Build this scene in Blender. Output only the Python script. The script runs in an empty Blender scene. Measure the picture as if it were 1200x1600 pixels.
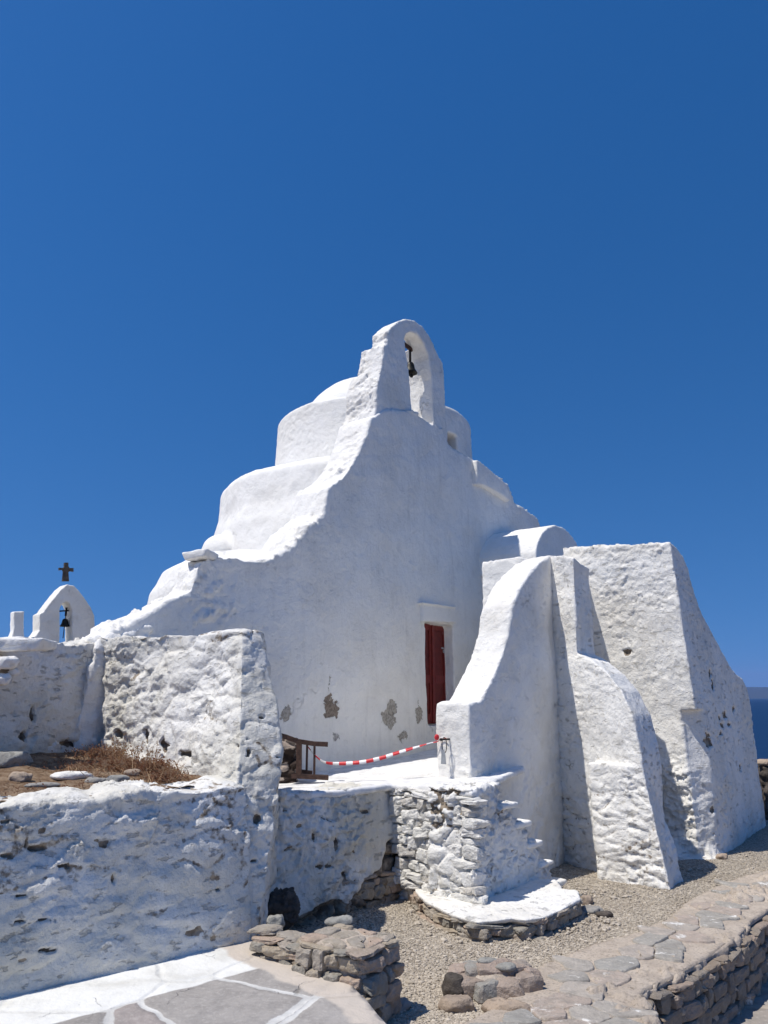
import bpy, bmesh, math, random
import numpy as np
from mathutils import Vector, Matrix

random.seed(7); RNG = np.random.default_rng(7)
scene = bpy.context.scene
COL = scene.collection
F = 1200.0
PITCH = math.radians(13.6)
CAM = (0.0, 0.0, 1.6)
GZ = -0.25          # gravel level
cp, sp = math.cos(PITCH), math.sin(PITCH)
VS = 1.0            # voxel scale

# ------------------------------------------------------------------ survey helpers (photo direction -> world point)
def ray(px, py):
    x = (px - 600) / F; u = (800 - py) / F
    return (x, cp - u * sp, sp + u * cp)
def onz(px, py, z):
    d = ray(px, py); t = (z - CAM[2]) / d[2]
    return (d[0] * t, d[1] * t, z)
def onY(px, py, Y):
    d = ray(px, py); t = Y / d[1]
    return (d[0] * t, Y, CAM[2] + d[2] * t)
def onpl(px, py, P, D):
    d = ray(px, py)                      # P + s D = t d   (xy)
    det = D[0] * (-d[1]) + d[0] * D[1]
    s = (-P[0] * (-d[1]) - d[0] * P[1]) / det
    X = P[0] + s * D[0]; Y = P[1] + s * D[1]
    t = Y / d[1]
    return (X, Y, CAM[2] + d[2] * t)
def nrm2(a, b):
    l = math.hypot(a, b); return (a / l, b / l)
def add(p, q, k=1.0):
    return tuple(p[i] + q[i] * k for i in range(3))

# ------------------------------------------------------------------ numpy noise
def _h(ix, iy, iz, s):
    with np.errstate(over='ignore'):
        h = (ix.astype(np.uint32) * np.uint32(374761393) + iy.astype(np.uint32) * np.uint32(668265263)
             + iz.astype(np.uint32) * np.uint32(2147483647) + np.uint32((s * 974711) & 0xffffffff))
        h = (h ^ (h >> np.uint32(13))) * np.uint32(1274126177)
        h = (h ^ (h >> np.uint32(16))) * np.uint32(2246822519)
        h = h ^ (h >> np.uint32(15))
    return h.astype(np.float64) / 4294967295.0
def vnoise(P, s=0):
    I = np.floor(P).astype(np.int64); f = P - I; f = f * f * f * (f * (f * 6 - 15) + 10)
    r = 0
    for dx in (0, 1):
        for dy in (0, 1):
            for dz in (0, 1):
                w = (f[:, 0] if dx else 1 - f[:, 0]) * (f[:, 1] if dy else 1 - f[:, 1]) * (f[:, 2] if dz else 1 - f[:, 2])
                r = r + w * _h(I[:, 0] + dx, I[:, 1] + dy, I[:, 2] + dz, s)
    return r * 2 - 1
ROT = np.array([[0.36, 0.48, -0.8], [-0.8, 0.6, 0.0], [0.48, 0.64, 0.6]])
def fbm(P, scale, octv=3, s=0, rough=0.5):
    Q = P @ ROT.T / scale; a = 1.0; r = 0; t = 0
    for k in range(octv):
        r = r + a * vnoise(Q + 17.3 * k, s + k * 7); t += a
        Q = (Q @ ROT.T) * 2.03; a *= rough
    return r / t
def worley(P, s=0):
    I = np.floor(P).astype(np.int64); n = len(P)
    f1 = np.full(n, 9.0); f2 = np.full(n, 9.0); cid = np.zeros(n)
    for dx in (-1, 0, 1):
        for dy in (-1, 0, 1):
            for dz in (-1, 0, 1):
                a, b, c = I[:, 0] + dx, I[:, 1] + dy, I[:, 2] + dz
                q = np.stack([a + _h(a, b, c, s) * .85, b + _h(a, b, c, s + 1) * .85, c + _h(a, b, c, s + 2) * .85], 1)
                d = np.sqrt(((q - P) ** 2).sum(1))
                m = d < f1
                f2 = np.where(m, f1, np.minimum(f2, d)); cid = np.where(m, _h(a, b, c, s + 3), cid); f1 = np.where(m, d, f1)
    return f1, f2, cid
def facets(P, cell, s=0, tilt=1.3):
    Q = P / np.array(cell); I = np.floor(Q).astype(np.int64); n = len(P)
    f1 = np.full(n, 9.0); best = np.zeros(n)
    for dx in (-1, 0, 1):
        for dy in (-1, 0, 1):
            for dz in (-1, 0, 1):
                a, b, c = I[:, 0] + dx, I[:, 1] + dy, I[:, 2] + dz
                ox = Q[:, 0] - (a + _h(a, b, c, s) * .85); oy = Q[:, 1] - (b + _h(a, b, c, s + 1) * .85); oz = Q[:, 2] - (c + _h(a, b, c, s + 2) * .85)
                d = ox * ox + oy * oy + oz * oz; m = d < f1
                v = (_h(a, b, c, s + 3) - .5) + tilt * ((_h(a, b, c, s + 4) - .5) * ox + (_h(a, b, c, s + 5) - .5) * oy + (_h(a, b, c, s + 6) - .5) * oz)
                best = np.where(m, v, best); f1 = np.where(m, d, f1)
    return best
def sstep(a, b, x):
    t = np.clip((x - a) / (b - a), 0, 1); return t * t * (3 - 2 * t)

# ------------------------------------------------------------------ object plumbing
def put(o, parent=None):
    COL.objects.link(o)
    if parent is not None: o.parent = parent
    return o
def info(o, label=None, cat=None, group=None, kind=None):
    if label: o['label'] = label
    if cat: o['category'] = cat
    if group: o['group'] = group
    if kind: o['kind'] = kind
    return o
def empty(name, loc, label, cat, group=None):
    o = bpy.data.objects.new(name, None); o.location = loc; o.empty_display_size = .1
    put(o); return info(o, label, cat, group)
def base_of(parent):
    p = Vector((0, 0, 0))
    while parent is not None:
        p += Vector(parent.location); parent = parent.parent
    return p
def mesh_obj(name, V, Fc, mat, parent=None, smooth=True, attrs=None, mats=None, midx=None, origin=None):
    """V world coordinates; stored relative to the parent chain."""
    V = np.asarray(V, float); off = np.array(base_of(parent))
    o_loc = np.zeros(3)
    if parent is None and origin is not None: o_loc = np.array(origin, float)
    me = bpy.data.meshes.new(name)
    Vl = V - off - o_loc
    if isinstance(Fc, np.ndarray):
        n = Fc.shape[1]
        me.vertices.add(len(Vl)); me.vertices.foreach_set('co', Vl.astype(np.float32).ravel())
        me.loops.add(Fc.size); me.loops.foreach_set('vertex_index', Fc.astype(np.int32).ravel())
        me.polygons.add(len(Fc)); me.polygons.foreach_set('loop_start', (np.arange(len(Fc)) * n).astype(np.int32))
        me.update(calc_edges=True); me.validate()
    else:
        me.from_pydata([tuple(v) for v in Vl], [], [tuple(f) for f in Fc]); me.update()
    me.polygons.foreach_set('use_smooth', [smooth] * len(me.polygons))
    if mats:
        for m in mats: me.materials.append(m)
        if midx is not None: me.polygons.foreach_set('material_index', list(midx))
    else: me.materials.append(mat)
    for k, a in (attrs or {}).items():
        at = me.attributes.new(k, 'FLOAT', 'POINT'); at.data.foreach_set('value', np.asarray(a, np.float32))
    o = bpy.data.objects.new(name, me); o.location = o_loc
    return put(o, parent)

# ------------------------------------------------------------------ solids (verts, faces)
def tube(a, b, r0, r1=None, n=10):
    r1 = r0 if r1 is None else r1
    a, b = Vector(a), Vector(b); d = (b - a).normalized(); x = d.orthogonal().normalized(); y = d.cross(x)
    V = []
    for p, r in ((a, r0), (b, r1)):
        for i in range(n):
            t_ = 2 * math.pi * i / n; V.append(tuple(p + x * r * math.cos(t_) + y * r * math.sin(t_)))
    Fc = [(i, (i + 1) % n, n + (i + 1) % n, n + i) for i in range(n)] + [tuple(range(n))[::-1], tuple(range(n, 2 * n))]
    return V, Fc
def prism(front, vec):
    n = len(front); V = [tuple(p) for p in front] + [add(p, vec) for p in front]
    Fc = [tuple(range(n)), tuple(range(2 * n - 1, n - 1, -1))]
    for i in range(n):
        j = (i + 1) % n; Fc.append((i, i + n, j + n, j))
    return V, Fc
def loft(levels):
    n = len(levels[0]); V = [tuple(p) for l in levels for p in l]
    Fc = [tuple(range(n))[::-1], tuple(range((len(levels) - 1) * n, len(levels) * n))]
    for k in range(len(levels) - 1):
        for i in range(n):
            j = (i + 1) % n; a = k * n
            Fc.append((a + i, a + j, a + n + j, a + n + i))
    return V, Fc
def flat(pts, z0, z1):
    return loft([[(p[0], p[1], z0) for p in pts], [(p[0], p[1], z1) for p in pts]])
def revolve(profile, c, n=48, clip=None):
    """profile [(r,z)] bottom->top, closed by caps; clip=(P,N,d): push points behind the plane"""
    levels = []
    for r, z in profile:
        L = []
        for i in range(n):
            a = 2 * math.pi * i / n
            x, y = c[0] + r * math.cos(a), c[1] + r * math.sin(a)
            if clip:
                (P, N, d) = clip
                k = (x - P[0]) * N[0] + (y - P[1]) * N[1] + d
                if k > 0: x -= N[0] * k; y -= N[1] * k
            L.append((x, y, z))
        levels.append(L)
    return loft(levels)
def ellipsoid(c, r, rot=0, n=14):
    L = []
    for k in range(1, n):
        t = -math.pi / 2 + math.pi * k / n
        L.append([(c[0] + r[0] * math.cos(t) * math.cos(2 * math.pi * i / 20) * math.cos(rot) - r[1] * math.cos(t) * math.sin(2 * math.pi * i / 20) * math.sin(rot),
                   c[1] + r[0] * math.cos(t) * math.cos(2 * math.pi * i / 20) * math.sin(rot) + r[1] * math.cos(t) * math.sin(2 * math.pi * i / 20) * math.cos(rot),
                   c[2] + r[2] * math.sin(t)) for i in range(20)])
    return loft(L)
def raw_object(V, Fc):
    bm = bmesh.new()
    vs = [bm.verts.new(v) for v in V]
    for f in Fc:
        try: bm.faces.new([vs[i] for i in f])
        except ValueError: pass
    bmesh.ops.recalc_face_normals(bm, faces=bm.faces)
    bmesh.ops.triangulate(bm, faces=bm.faces)
    me = bpy.data.meshes.new('tmp'); bm.to_mesh(me); bm.free()
    o = bpy.data.objects.new('tmp', me); COL.objects.link(o); return o
def evaluated(o):
    dg = bpy.context.evaluated_depsgraph_get(); dg.update()
    e = o.evaluated_get(dg); me = e.to_mesh()
    V = np.empty(len(me.vertices) * 3, np.float64); me.vertices.foreach_get('co', V); V = V.reshape(-1, 3)
    Fc = [tuple(p.vertices) for p in me.polygons]
    e.to_mesh_clear(); return V, Fc
def drop(o):
    me = o.data; bpy.data.objects.remove(o); bpy.data.meshes.remove(me)
def cut(solid, cutters):
    o = raw_object(*solid); cs = []
    for c in cutters:
        co = raw_object(*c); cs.append(co)
        m = o.modifiers.new('b', 'BOOLEAN'); m.operation = 'DIFFERENCE'; m.solver = 'EXACT'; m.object = co
    r = evaluated(o); drop(o)
    for c in cs: drop(c)
    return r
def plaster(name, solids, mat, parent=None, voxel=.025, smooth=2, disp=None, origin=None, keep=None):
    V = []; Fc = []
    for v, f in solids:
        n = len(V)
        # orient each solid outward before union
        o = raw_object(v, f); me = o.data
        vv = [tuple(x.co) for x in me.vertices]; V += vv
        Fc += [tuple(i + n for i in p.vertices) for p in me.polygons]; drop(o)
    me = bpy.data.meshes.new('tmp'); me.from_pydata(V, [], Fc)
    o = bpy.data.objects.new('tmp', me); COL.objects.link(o)
    m = o.modifiers.new('r', 'REMESH'); m.mode = 'VOXEL'; m.voxel_size = voxel * VS; m.adaptivity = 0
    dg = bpy.context.evaluated_depsgraph_get(); dg.update()
    e = o.evaluated_get(dg); em = e.to_mesh()
    nv = len(em.vertices)
    P = np.empty(nv * 3); em.vertices.foreach_get('co', P); P = P.reshape(-1, 3)
    L = np.empty(len(em.loops), np.int32); em.loops.foreach_get('vertex_index', L); Q = L.reshape(-1, 4)
    e.to_mesh_clear(); drop(o)
    if keep is not None:
        c = P[Q].mean(1); Q = Q[keep(c)]
    E = np.concatenate([Q[:, [0, 1]], Q[:, [1, 2]], Q[:, [2, 3]], Q[:, [3, 0]]])
    def lap(P, k, f=.6):
        for _ in range(k):
            S = np.zeros_like(P); C = np.bincount(E[:, 0], minlength=nv) + np.bincount(E[:, 1], minlength=nv)
            for a in range(3):
                S[:, a] = np.bincount(E[:, 0], P[E[:, 1], a], nv) + np.bincount(E[:, 1], P[E[:, 0], a], nv)
            ok = C > 0
            P = P.copy(); P[ok] = P[ok] * (1 - f) + f * (S[ok] / C[ok][:, None])
        return P
    def normals(P):
        n = np.cross(P[Q[:, 2]] - P[Q[:, 0]], P[Q[:, 3]] - P[Q[:, 1]])
        N = np.zeros_like(P)
        for a in range(3):
            for k in range(4): N[:, a] += np.bincount(Q[:, k], n[:, a], nv)
        return N / np.maximum(np.linalg.norm(N, axis=1), 1e-9)[:, None]
    P = lap(P, smooth)
    dirt = np.zeros(nv)
    if disp is not None:
        N = lap(normals(P), 3); N /= np.maximum(np.linalg.norm(N, axis=1), 1e-9)[:, None]
        d, dirt = disp(P, N)
        P = P + N * d[:, None]
    return mesh_obj(name, P, Q, mat, parent, attrs={'dirt': dirt}, origin=origin)

_cs = []
for ax in range(3):
    for sg in (-1, 1):
        for a in np.linspace(-1, 1, 6):
            for b in np.linspace(-1, 1, 6):
                v = [0, 0, 0]; v[ax] = sg; v[(ax + 1) % 3] = a; v[(ax + 2) % 3] = b; _cs.append(v)
_cs = np.array(_cs); _cq = []
for f in range(6):
    for i in range(5):
        for j in range(5):
            q = [f * 36 + i * 6 + j, f * 36 + (i + 1) * 6 + j, f * 36 + (i + 1) * 6 + j + 1, f * 36 + i * 6 + j + 1]
            _cq.append(q if f % 2 else q[::-1])
_cq = np.array(_cq); _cp = _cs / (np.abs(_cs) ** 7).sum(1)[:, None] ** (1 / 7)
def stones_mesh(name, specs, mat, parent, seed=0, jag=.16):
    """specs: (centre, u, n, (half along u, half along n, half up), tilt) - angular stones joined as one rubble facing"""
    VV = []; TT = []; rr = np.random.default_rng(seed)
    for c, u, n, h, tl in specs:
        B = _cp * (1 + .10 * rr.uniform(-1, 1, 3)); k = rr.uniform(-.25, .25, 6)
        B = np.stack([B[:, 0] * (1 + k[0] * B[:, 2] + k[1] * B[:, 1]), B[:, 1] * (1 + k[2] * B[:, 0]), B[:, 2] * (1 + k[3] * B[:, 0] + k[4] * B[:, 1])], 1)
        B = B * np.array(h)
        q = B + 100 * rr.uniform(0, 1, 3); m = min(h)
        cell = (max(h) * .9,) * 3
        B = B * (1 + jag * (facets(q, cell, 3, 1.8) + .5 * facets(q, (m * .7,) * 3, 5, 1.8)))[:, None]
        ct, st_ = math.cos(tl), math.sin(tl)
        bu = B[:, 0] * ct - B[:, 2] * st_; bz = B[:, 0] * st_ + B[:, 2] * ct
        P = np.array(c) + bu[:, None] * np.array([u[0], u[1], 0]) + B[:, 1][:, None] * np.array([n[0], n[1], 0]) + bz[:, None] * np.array([0, 0, 1.])
        VV.append(P); TT.append(np.full(len(P), rr.uniform(0, 1)))
    Q = (_cq[None] + (np.arange(len(VV)) * len(_cp))[:, None, None]).reshape(-1, 4)
    # weld the cube seams so that shading stays continuous
    V = np.concatenate(VV); T = np.concatenate(TT)
    return mesh_obj(name, V, Q, mat, parent, smooth=False, attrs={'tone': T})
def courses(line, z0, z1, wr=(.09, .24), hr=(.05, .11), dep=.09, proud=.02, seed=0, top=None):
    rr = random.Random(seed); sp = []
    L = [Vector((p[0], p[1])) for p in line]; seg = [(L[i + 1] - L[i]).length for i in range(len(L) - 1)]; T = sum(seg)
    def at(d):
        for i, l in enumerate(seg):
            if d <= l or i == len(seg) - 1:
                u = (L[i + 1] - L[i]).normalized(); return L[i] + u * d, u
            d -= l
    z = z0
    while z < z1:
        h = rr.uniform(*hr); h = min(h, max(.035, z1 - z)); d = rr.uniform(-.1, 0)
        while d < T:
            w = rr.uniform(*wr) * (1 if h > .06 else 1.3); p, u = at(max(0.01, min(T - .01, d + w / 2))); n = Vector((u.y, -u.x)); pr = rr.uniform(-.5, 1) * proud
            hh = h * rr.uniform(.8, 1.12)
            c = p + n * (pr - dep * .55)
            sp.append(((c.x, c.y, z + h / 2 + rr.uniform(-.01, .01)), (u.x, u.y), (n.x, n.y), (w / 2 * .97, dep, hh / 2 * .98), rr.uniform(-.12, .12)))
            d += w
        z += h * .97
    return sp
def cells2d(poly_fn, pts, reach):
    out = []
    for i, p in enumerate(pts):
        d = np.hypot(pts[:, 0] - p[0], pts[:, 1] - p[1]); nb = [j for j in np.argsort(d)[1:16] if d[j] < reach]
        poly = [(p[0] - reach, p[1] - reach), (p[0] + reach, p[1] - reach), (p[0] + reach, p[1] + reach), (p[0] - reach, p[1] + reach)]
        for j in nb:
            q = pts[j]; mx, my = (p[0] + q[0]) / 2, (p[1] + q[1]) / 2; nx_, ny_ = q[0] - p[0], q[1] - p[1]; new = []
            for a in range(len(poly)):
                A_, B_ = poly[a], poly[(a + 1) % len(poly)]
                da = (A_[0] - mx) * nx_ + (A_[1] - my) * ny_; db = (B_[0] - mx) * nx_ + (B_[1] - my) * ny_
                if da <= 0: new.append(A_)
                if da * db < 0: t_ = da / (da - db); new.append((A_[0] + t_ * (B_[0] - A_[0]), A_[1] + t_ * (B_[1] - A_[1])))
            poly = new
            if len(poly) < 3: break
        if len(poly) >= 3: out.append(poly)
    return out
def slabs_mesh(name, polys, zfn, mat, parent, gap=.012, h=.016, seed=0, step=.035):
    rr = random.Random(seed); V = []; Fc = []; T = []
    for poly in polys:
        cx = sum(p[0] for p in poly) / len(poly); cy = sum(p[1] for p in poly) / len(poly); g = gap * rr.uniform(.7, 2.2)
        ring = []
        for i in range(len(poly)):
            a, b = poly[i], poly[(i + 1) % len(poly)]; l = math.hypot(b[0] - a[0], b[1] - a[1]); n = max(1, int(l / step))
            for k in range(n): ring.append((a[0] + (b[0] - a[0]) * k / n, a[1] + (b[1] - a[1]) * k / n))
        m = len(ring)
        if m < 5: continue
        ring = [tuple((ring[i - 1][c] + 2 * ring[i][c] + ring[(i + 1) % m][c]) / 4 for c in (0, 1)) for i in range(m)]
        R_ = [math.hypot(x - cx, y - cy) for x, y in ring]
        ph = rr.uniform(0, 99); hh = h * rr.uniform(.5, 1.4); tx, ty = rr.uniform(-.03, .03), rr.uniform(-.03, .03); tone = rr.random(); n0 = len(V)
        wob = fbm(np.array([(x, y, ph) for x, y in ring]), .07, 3, 7) * .014
        for lev, (sh, dz) in enumerate([(g, -.02), (g, hh * .55), (g + .006, hh * .9), (g + .016, hh), (None, hh)]):
            for i, (x, y) in enumerate(ring):
                if lev < 4: k = max(.1, (R_[i] - sh + wob[i]) / max(R_[i], 1e-6))
                else: k = .45
                X_, Y_ = cx + (x - cx) * k, cy + (y - cy) * k
                V.append((X_, Y_, dz + tx * (X_ - cx) + ty * (Y_ - cy))); T.append(tone)
        V.append((cx, cy, hh)); T.append(tone)
        for lev in range(4):
            for i in range(m):
                j = (i + 1) % m; a = n0 + lev * m; Fc.append((a + i, a + j, a + m + j, a + m + i))
        for i in range(m): Fc.append((n0 + 4 * m + i, n0 + 4 * m + (i + 1) % m, n0 + 5 * m))
    V = np.array(V); V[:, 2] += zfn(V) + .004 * fbm(V, .06, 3, 9)
    return mesh_obj(name, V, Fc, mat, parent, smooth=True, attrs={'tone': T})

def project(P):
    f = P[:, 1] * cp + (P[:, 2] - CAM[2]) * sp
    return 600 + F * P[:, 0] / f, 800 - F * (-P[:, 1] * sp + (P[:, 2] - CAM[2]) * cp) / f
def holed(fn, holes, depth=.06, paint=1.4):
    """broken-out pits surveyed from the photo: (x, y, half width, half height)"""
    def g(P, N):
        d, dirt = fn(P, N); x, y = project(P); V = np.array(CAM) - P; V /= np.linalg.norm(V, axis=1)[:, None]
        vis = (V * N).sum(1) > .1; nz = fbm(P, .05, 3, 901); m = np.zeros(len(P))
        for hx, hy, rx, ry in holes: m = np.maximum(m, sstep(1.2, .8, np.hypot((x - hx) / rx, (y - hy) / ry) + .8 * nz))
        m = m * vis
        return d - depth * m, np.clip(dirt + paint * m, 0, 1)
    return g
# displacement recipes --------------------------------------------------
def rough(low=.03, lows=.9, mid=.012, mids=.18, rub=0., cell=(.32, .32, .16), joint=.22, pits=0., seed=0, w=None, fine=.004, warp=.5, pitcell=.12, crag=0., ccell=(.2, .2, .12), cw=None):
    def f(P, N):
        d = low * fbm(P, lows, 3, seed) + mid * fbm(P, mids, 3, seed + 31) + fine * fbm(P, .05, 2, seed + 57)
        dirt = np.zeros(len(P))
        if rub > 0:
            W = np.stack([fbm(P, .35, 2, seed + 90 + k) for k in range(3)], 1)
            C = (P + W * warp * .2) / np.array(cell)
            f1, f2, cid = worley(C, seed + 3)
            j = sstep(0, joint, f2 - f1)
            ww = 1.0 if w is None else w(P, N)
            d = d + ww * rub * ((j - 1) * .8 + (cid - .5) * .8 + .25 * (1 - np.clip(f1, 0, 1)))
            dirt = dirt + (1 - j) * ww * (fbm(P, .5, 2, seed + 77) > .12) * .5
        if crag > 0:
            W = np.stack([fbm(P, .22, 3, seed + 190 + k) for k in range(3)], 1) * .07
            cc = np.array(ccell)
            e = .75 * facets(P + W, cc, seed + 5, 1.6) + .55 * facets(P + W * .6, cc * .5, seed + 15, 1.6) + .34 * facets(P + W * .35, cc * .26, seed + 35, 1.6) + .30 * fbm(P * np.array((1, 1, cc[0] / cc[2])), cc[0] * .8, 4, seed + 25, .6)
            e = e * sstep(-.45, .25, fbm(P, cc[0] * 2.2, 2, seed + 45))   # smoother where lime has built up
            d = d + crag * e * (1.0 if cw is None else cw(P, N))
        if pits > 0:
            g = fbm(P * np.array((.62, .62, 1.5)), pitcell, 3, seed + 13)
            m = sstep(.50, .62, g) * sstep(-.05, .3, fbm(P, 1.1, 2, seed + 19))
            d = d - pits * m; dirt = dirt + m
        return d, np.clip(dirt, 0, 1)
    return f

# ------------------------------------------------------------------ materials
class NT:
    def __init__(s, name):
        s.m = bpy.data.materials.new(name); s.m.use_nodes = True; s.t = s.m.node_tree
        s.t.nodes.clear(); s.out = s.n('ShaderNodeOutputMaterial'); s.b = s.n('ShaderNodeBsdfPrincipled')
        s.l(s.b.outputs[0], s.out.inputs[0]); s.geo = s.n('ShaderNodeNewGeometry')
        s.pos = s.geo.outputs['Position']
    def n(s, t, **k):
        x = s.t.nodes.new(t)
        for a, b in k.items(): setattr(x, a, b)
        return x
    def l(s, a, b): s.t.links.new(a, b)
    def val(s, x, sock):
        if isinstance(x, bpy.types.NodeSocket): s.l(x, sock)
        elif isinstance(x, (tuple, list)) and len(x) == 3 and sock.type == 'RGBA': sock.default_value = (*x, 1)
        else: sock.default_value = x
    def math(s, op, a, b=0.0, clamp=False):
        x = s.n('ShaderNodeMath', operation=op, use_clamp=clamp); s.val(a, x.inputs[0]); s.val(b, x.inputs[1]); return x.outputs[0]
    def vm(s, op, a, b=(0, 0, 0)):
        x = s.n('ShaderNodeVectorMath', operation=op); s.val(a, x.inputs[0]); s.val(b, x.inputs[1])
        return x.outputs['Value'] if op in ('LENGTH', 'DISTANCE', 'DOT_PRODUCT') else x.outputs[0]
    def noise(s, scale, detail=3, vec=None, rough=.5, dist=0, color=False, off=0):
        x = s.n('ShaderNodeTexNoise'); v = vec or s.pos
        if off: v = s.vm('ADD', v, (off, off * .7, off * 1.3))
        s.l(v, x.inputs['Vector'])
        x.inputs['Scale'].default_value = scale; x.inputs['Detail'].default_value = detail
        x.inputs['Roughness'].default_value = rough; x.inputs['Distortion'].default_value = dist
        return x.outputs['Color' if color else 'Fac']
    def ramp(s, f, a, b):
        x = s.n('ShaderNodeMapRange', interpolation_type='SMOOTHSTEP'); s.val(f, x.inputs[0])
        x.inputs[1].default_value = a; x.inputs[2].default_value = b; return x.outputs[0]
    def mix(s, f, a, b):
        x = s.n('ShaderNodeMix', data_type='RGBA'); s.val(f, x.inputs[0]); s.val(a, x.inputs[6]); s.val(b, x.inputs[7]); return x.outputs[2]
    def voro(s, scale, feat='DISTANCE_TO_EDGE', vec=None, rnd=1.0):
        x = s.n('ShaderNodeTexVoronoi', feature=feat); s.l(vec or s.pos, x.inputs['Vector'])
        x.inputs['Scale'].default_value = scale; x.inputs['Randomness'].default_value = rnd; return x
    def bump(s, h, dist, strength=1.0, normal=None):
        x = s.n('ShaderNodeBump'); s.val(h, x.inputs['Height']); x.inputs['Distance'].default_value = dist
        x.inputs['Strength'].default_value = strength
        if normal: s.l(normal, x.inputs['Normal'])
        return x.outputs[0]
    def done(s, color, rough=.9, normal=None, spec=.3):
        s.val(color, s.b.inputs['Base Color']); s.val(rough, s.b.inputs['Roughness'])
        s.b.inputs['Specular IOR Level'].default_value = spec
        if normal: s.l(normal, s.b.inputs['Normal'])
        return s.m

def whitewash(name, white=(.86, .84, .79), off=(.76, .73, .665), grime=.3, specks=.5, bump=1.0, patches=(), streak=0., ledge=.5, stain=0.):
    t = NT(name)
    c = t.mix(t.ramp(t.noise(1.3, 5, rough=.6), .40, .68), white, off)
    if stain: c = t.mix(t.math('MULTIPLY', t.ramp(t.noise(1.05, 7, rough=.68, off=21), .42, .66), stain), c, (.60, .56, .46))
    c = t.mix(t.math('MULTIPLY', t.ramp(t.noise(5.5, 5, rough=.65, off=3.1), .52, .72), grime), c, (.56, .53, .47))
    if streak:
        v = t.vm('MULTIPLY', t.pos, (3.2, 3.2, .35))
        c = t.mix(t.math('MULTIPLY', t.ramp(t.noise(2.2, 5, vec=v, rough=.7), .5, .75), streak), c, (.47, .45, .42))
    # rubbed-through chips and dark pores
    m1 = t.ramp(t.noise(11, 8, rough=.68, off=7.7, vec=t.vm('MULTIPLY', t.pos, (1, 1, .6))), .685, .715)
    m2 = t.ramp(t.noise(.9, 2, off=9), .45, .6)
    c = t.mix(t.math('MULTIPLY', t.math('MULTIPLY', m1, m2), specks), c, (.20, .165, .13))
    m3 = t.ramp(t.noise(42, 2, off=5.5), .74, .78)
    c = t.mix(t.math('MULTIPLY', m3, specks * .8), c, (.16, .14, .12))
    h = t.math('ADD', t.math('MULTIPLY', t.noise(7, 9, rough=.66), 1.0), t.math('MULTIPLY', t.noise(36, 5, rough=.7, off=2), .34))
    led = t.noise(6.5, 7, rough=.62, off=6, vec=t.vm('MULTIPLY', t.pos, (1, 1, 2.6)))      # trowelled ledges
    h = t.math('ADD', h, t.math('MULTIPLY', t.ramp(t.math('PINGPONG', t.math('MULTIPLY', led, 3.0), .5), .0, .16), .38 * ledge))
    fl = t.voro(15, 'F1', t.vm('ADD', t.pos, t.vm('MULTIPLY', t.noise(9, 3, color=True), (.1, .1, .1))))   # chipped flakes of old lime coats
    fs = t.n('ShaderNodeSeparateColor'); t.l(fl.outputs['Color'], fs.inputs[0])
    h = t.math('ADD', h, t.math('MULTIPLY', t.math('MULTIPLY', t.ramp(fs.outputs[0], .6, .62), t.ramp(t.noise(2.1, 3, off=4), .5, .6)), -.30 * ledge))
    cr = t.ramp(t.voro(2.6, 'DISTANCE_TO_EDGE', t.vm('ADD', t.pos, t.vm('MULTIPLY', t.noise(3, 7, color=True, rough=.7), (.5, .5, .5)))).outputs['Distance'], .010, .003)
    cr = t.math('MULTIPLY', cr, t.ramp(t.noise(1.7, 2, off=12), .64, .69)); cr = t.math('MULTIPLY', cr, ledge); h = t.math('SUBTRACT', h, t.math('MULTIPLY', cr, .7))
    c = t.mix(t.math('MULTIPLY', cr, .5), c, (.30, .28, .25))
    nv = t.n('ShaderNodeTexNoise')
    for (C, R, col) in patches:
        wob = t.vm('MULTIPLY', t.vm('SUBTRACT', t.noise(9, 4, color=True, rough=.65), (.5, .5, .5)), (.26, .26, .26))
        q = t.vm('MULTIPLY', t.vm('SUBTRACT', t.vm('ADD', t.pos, wob), C), (1 / R[0], 1 / R[0], 1 / R[1]))
        mk = t.ramp(t.vm('LENGTH', q), 1.03, .97)
        pc = t.mix(t.ramp(t.noise(30, 4, off=4), .4, .65), col, tuple(k * .62 for k in col))
        c = t.mix(mk, c, pc); h = t.math('SUBTRACT', h, t.math('MULTIPLY', mk, .7))
    t.t.nodes.remove(nv)
    at = t.n('ShaderNodeAttribute', attribute_name='dirt')
    dm = t.ramp(t.math('ADD', at.outputs['Fac'], t.math('MULTIPLY', t.math('SUBTRACT', t.noise(24, 3), .5), .7)), .42, .6)
    c = t.mix(dm, c, t.mix(t.ramp(t.noise(14, 3), .4, .6), (.20, .16, .12), (.36, .30, .23)))
    return t.done(c, .92, t.bump(h, .028 * bump), spec=.2)

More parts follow.
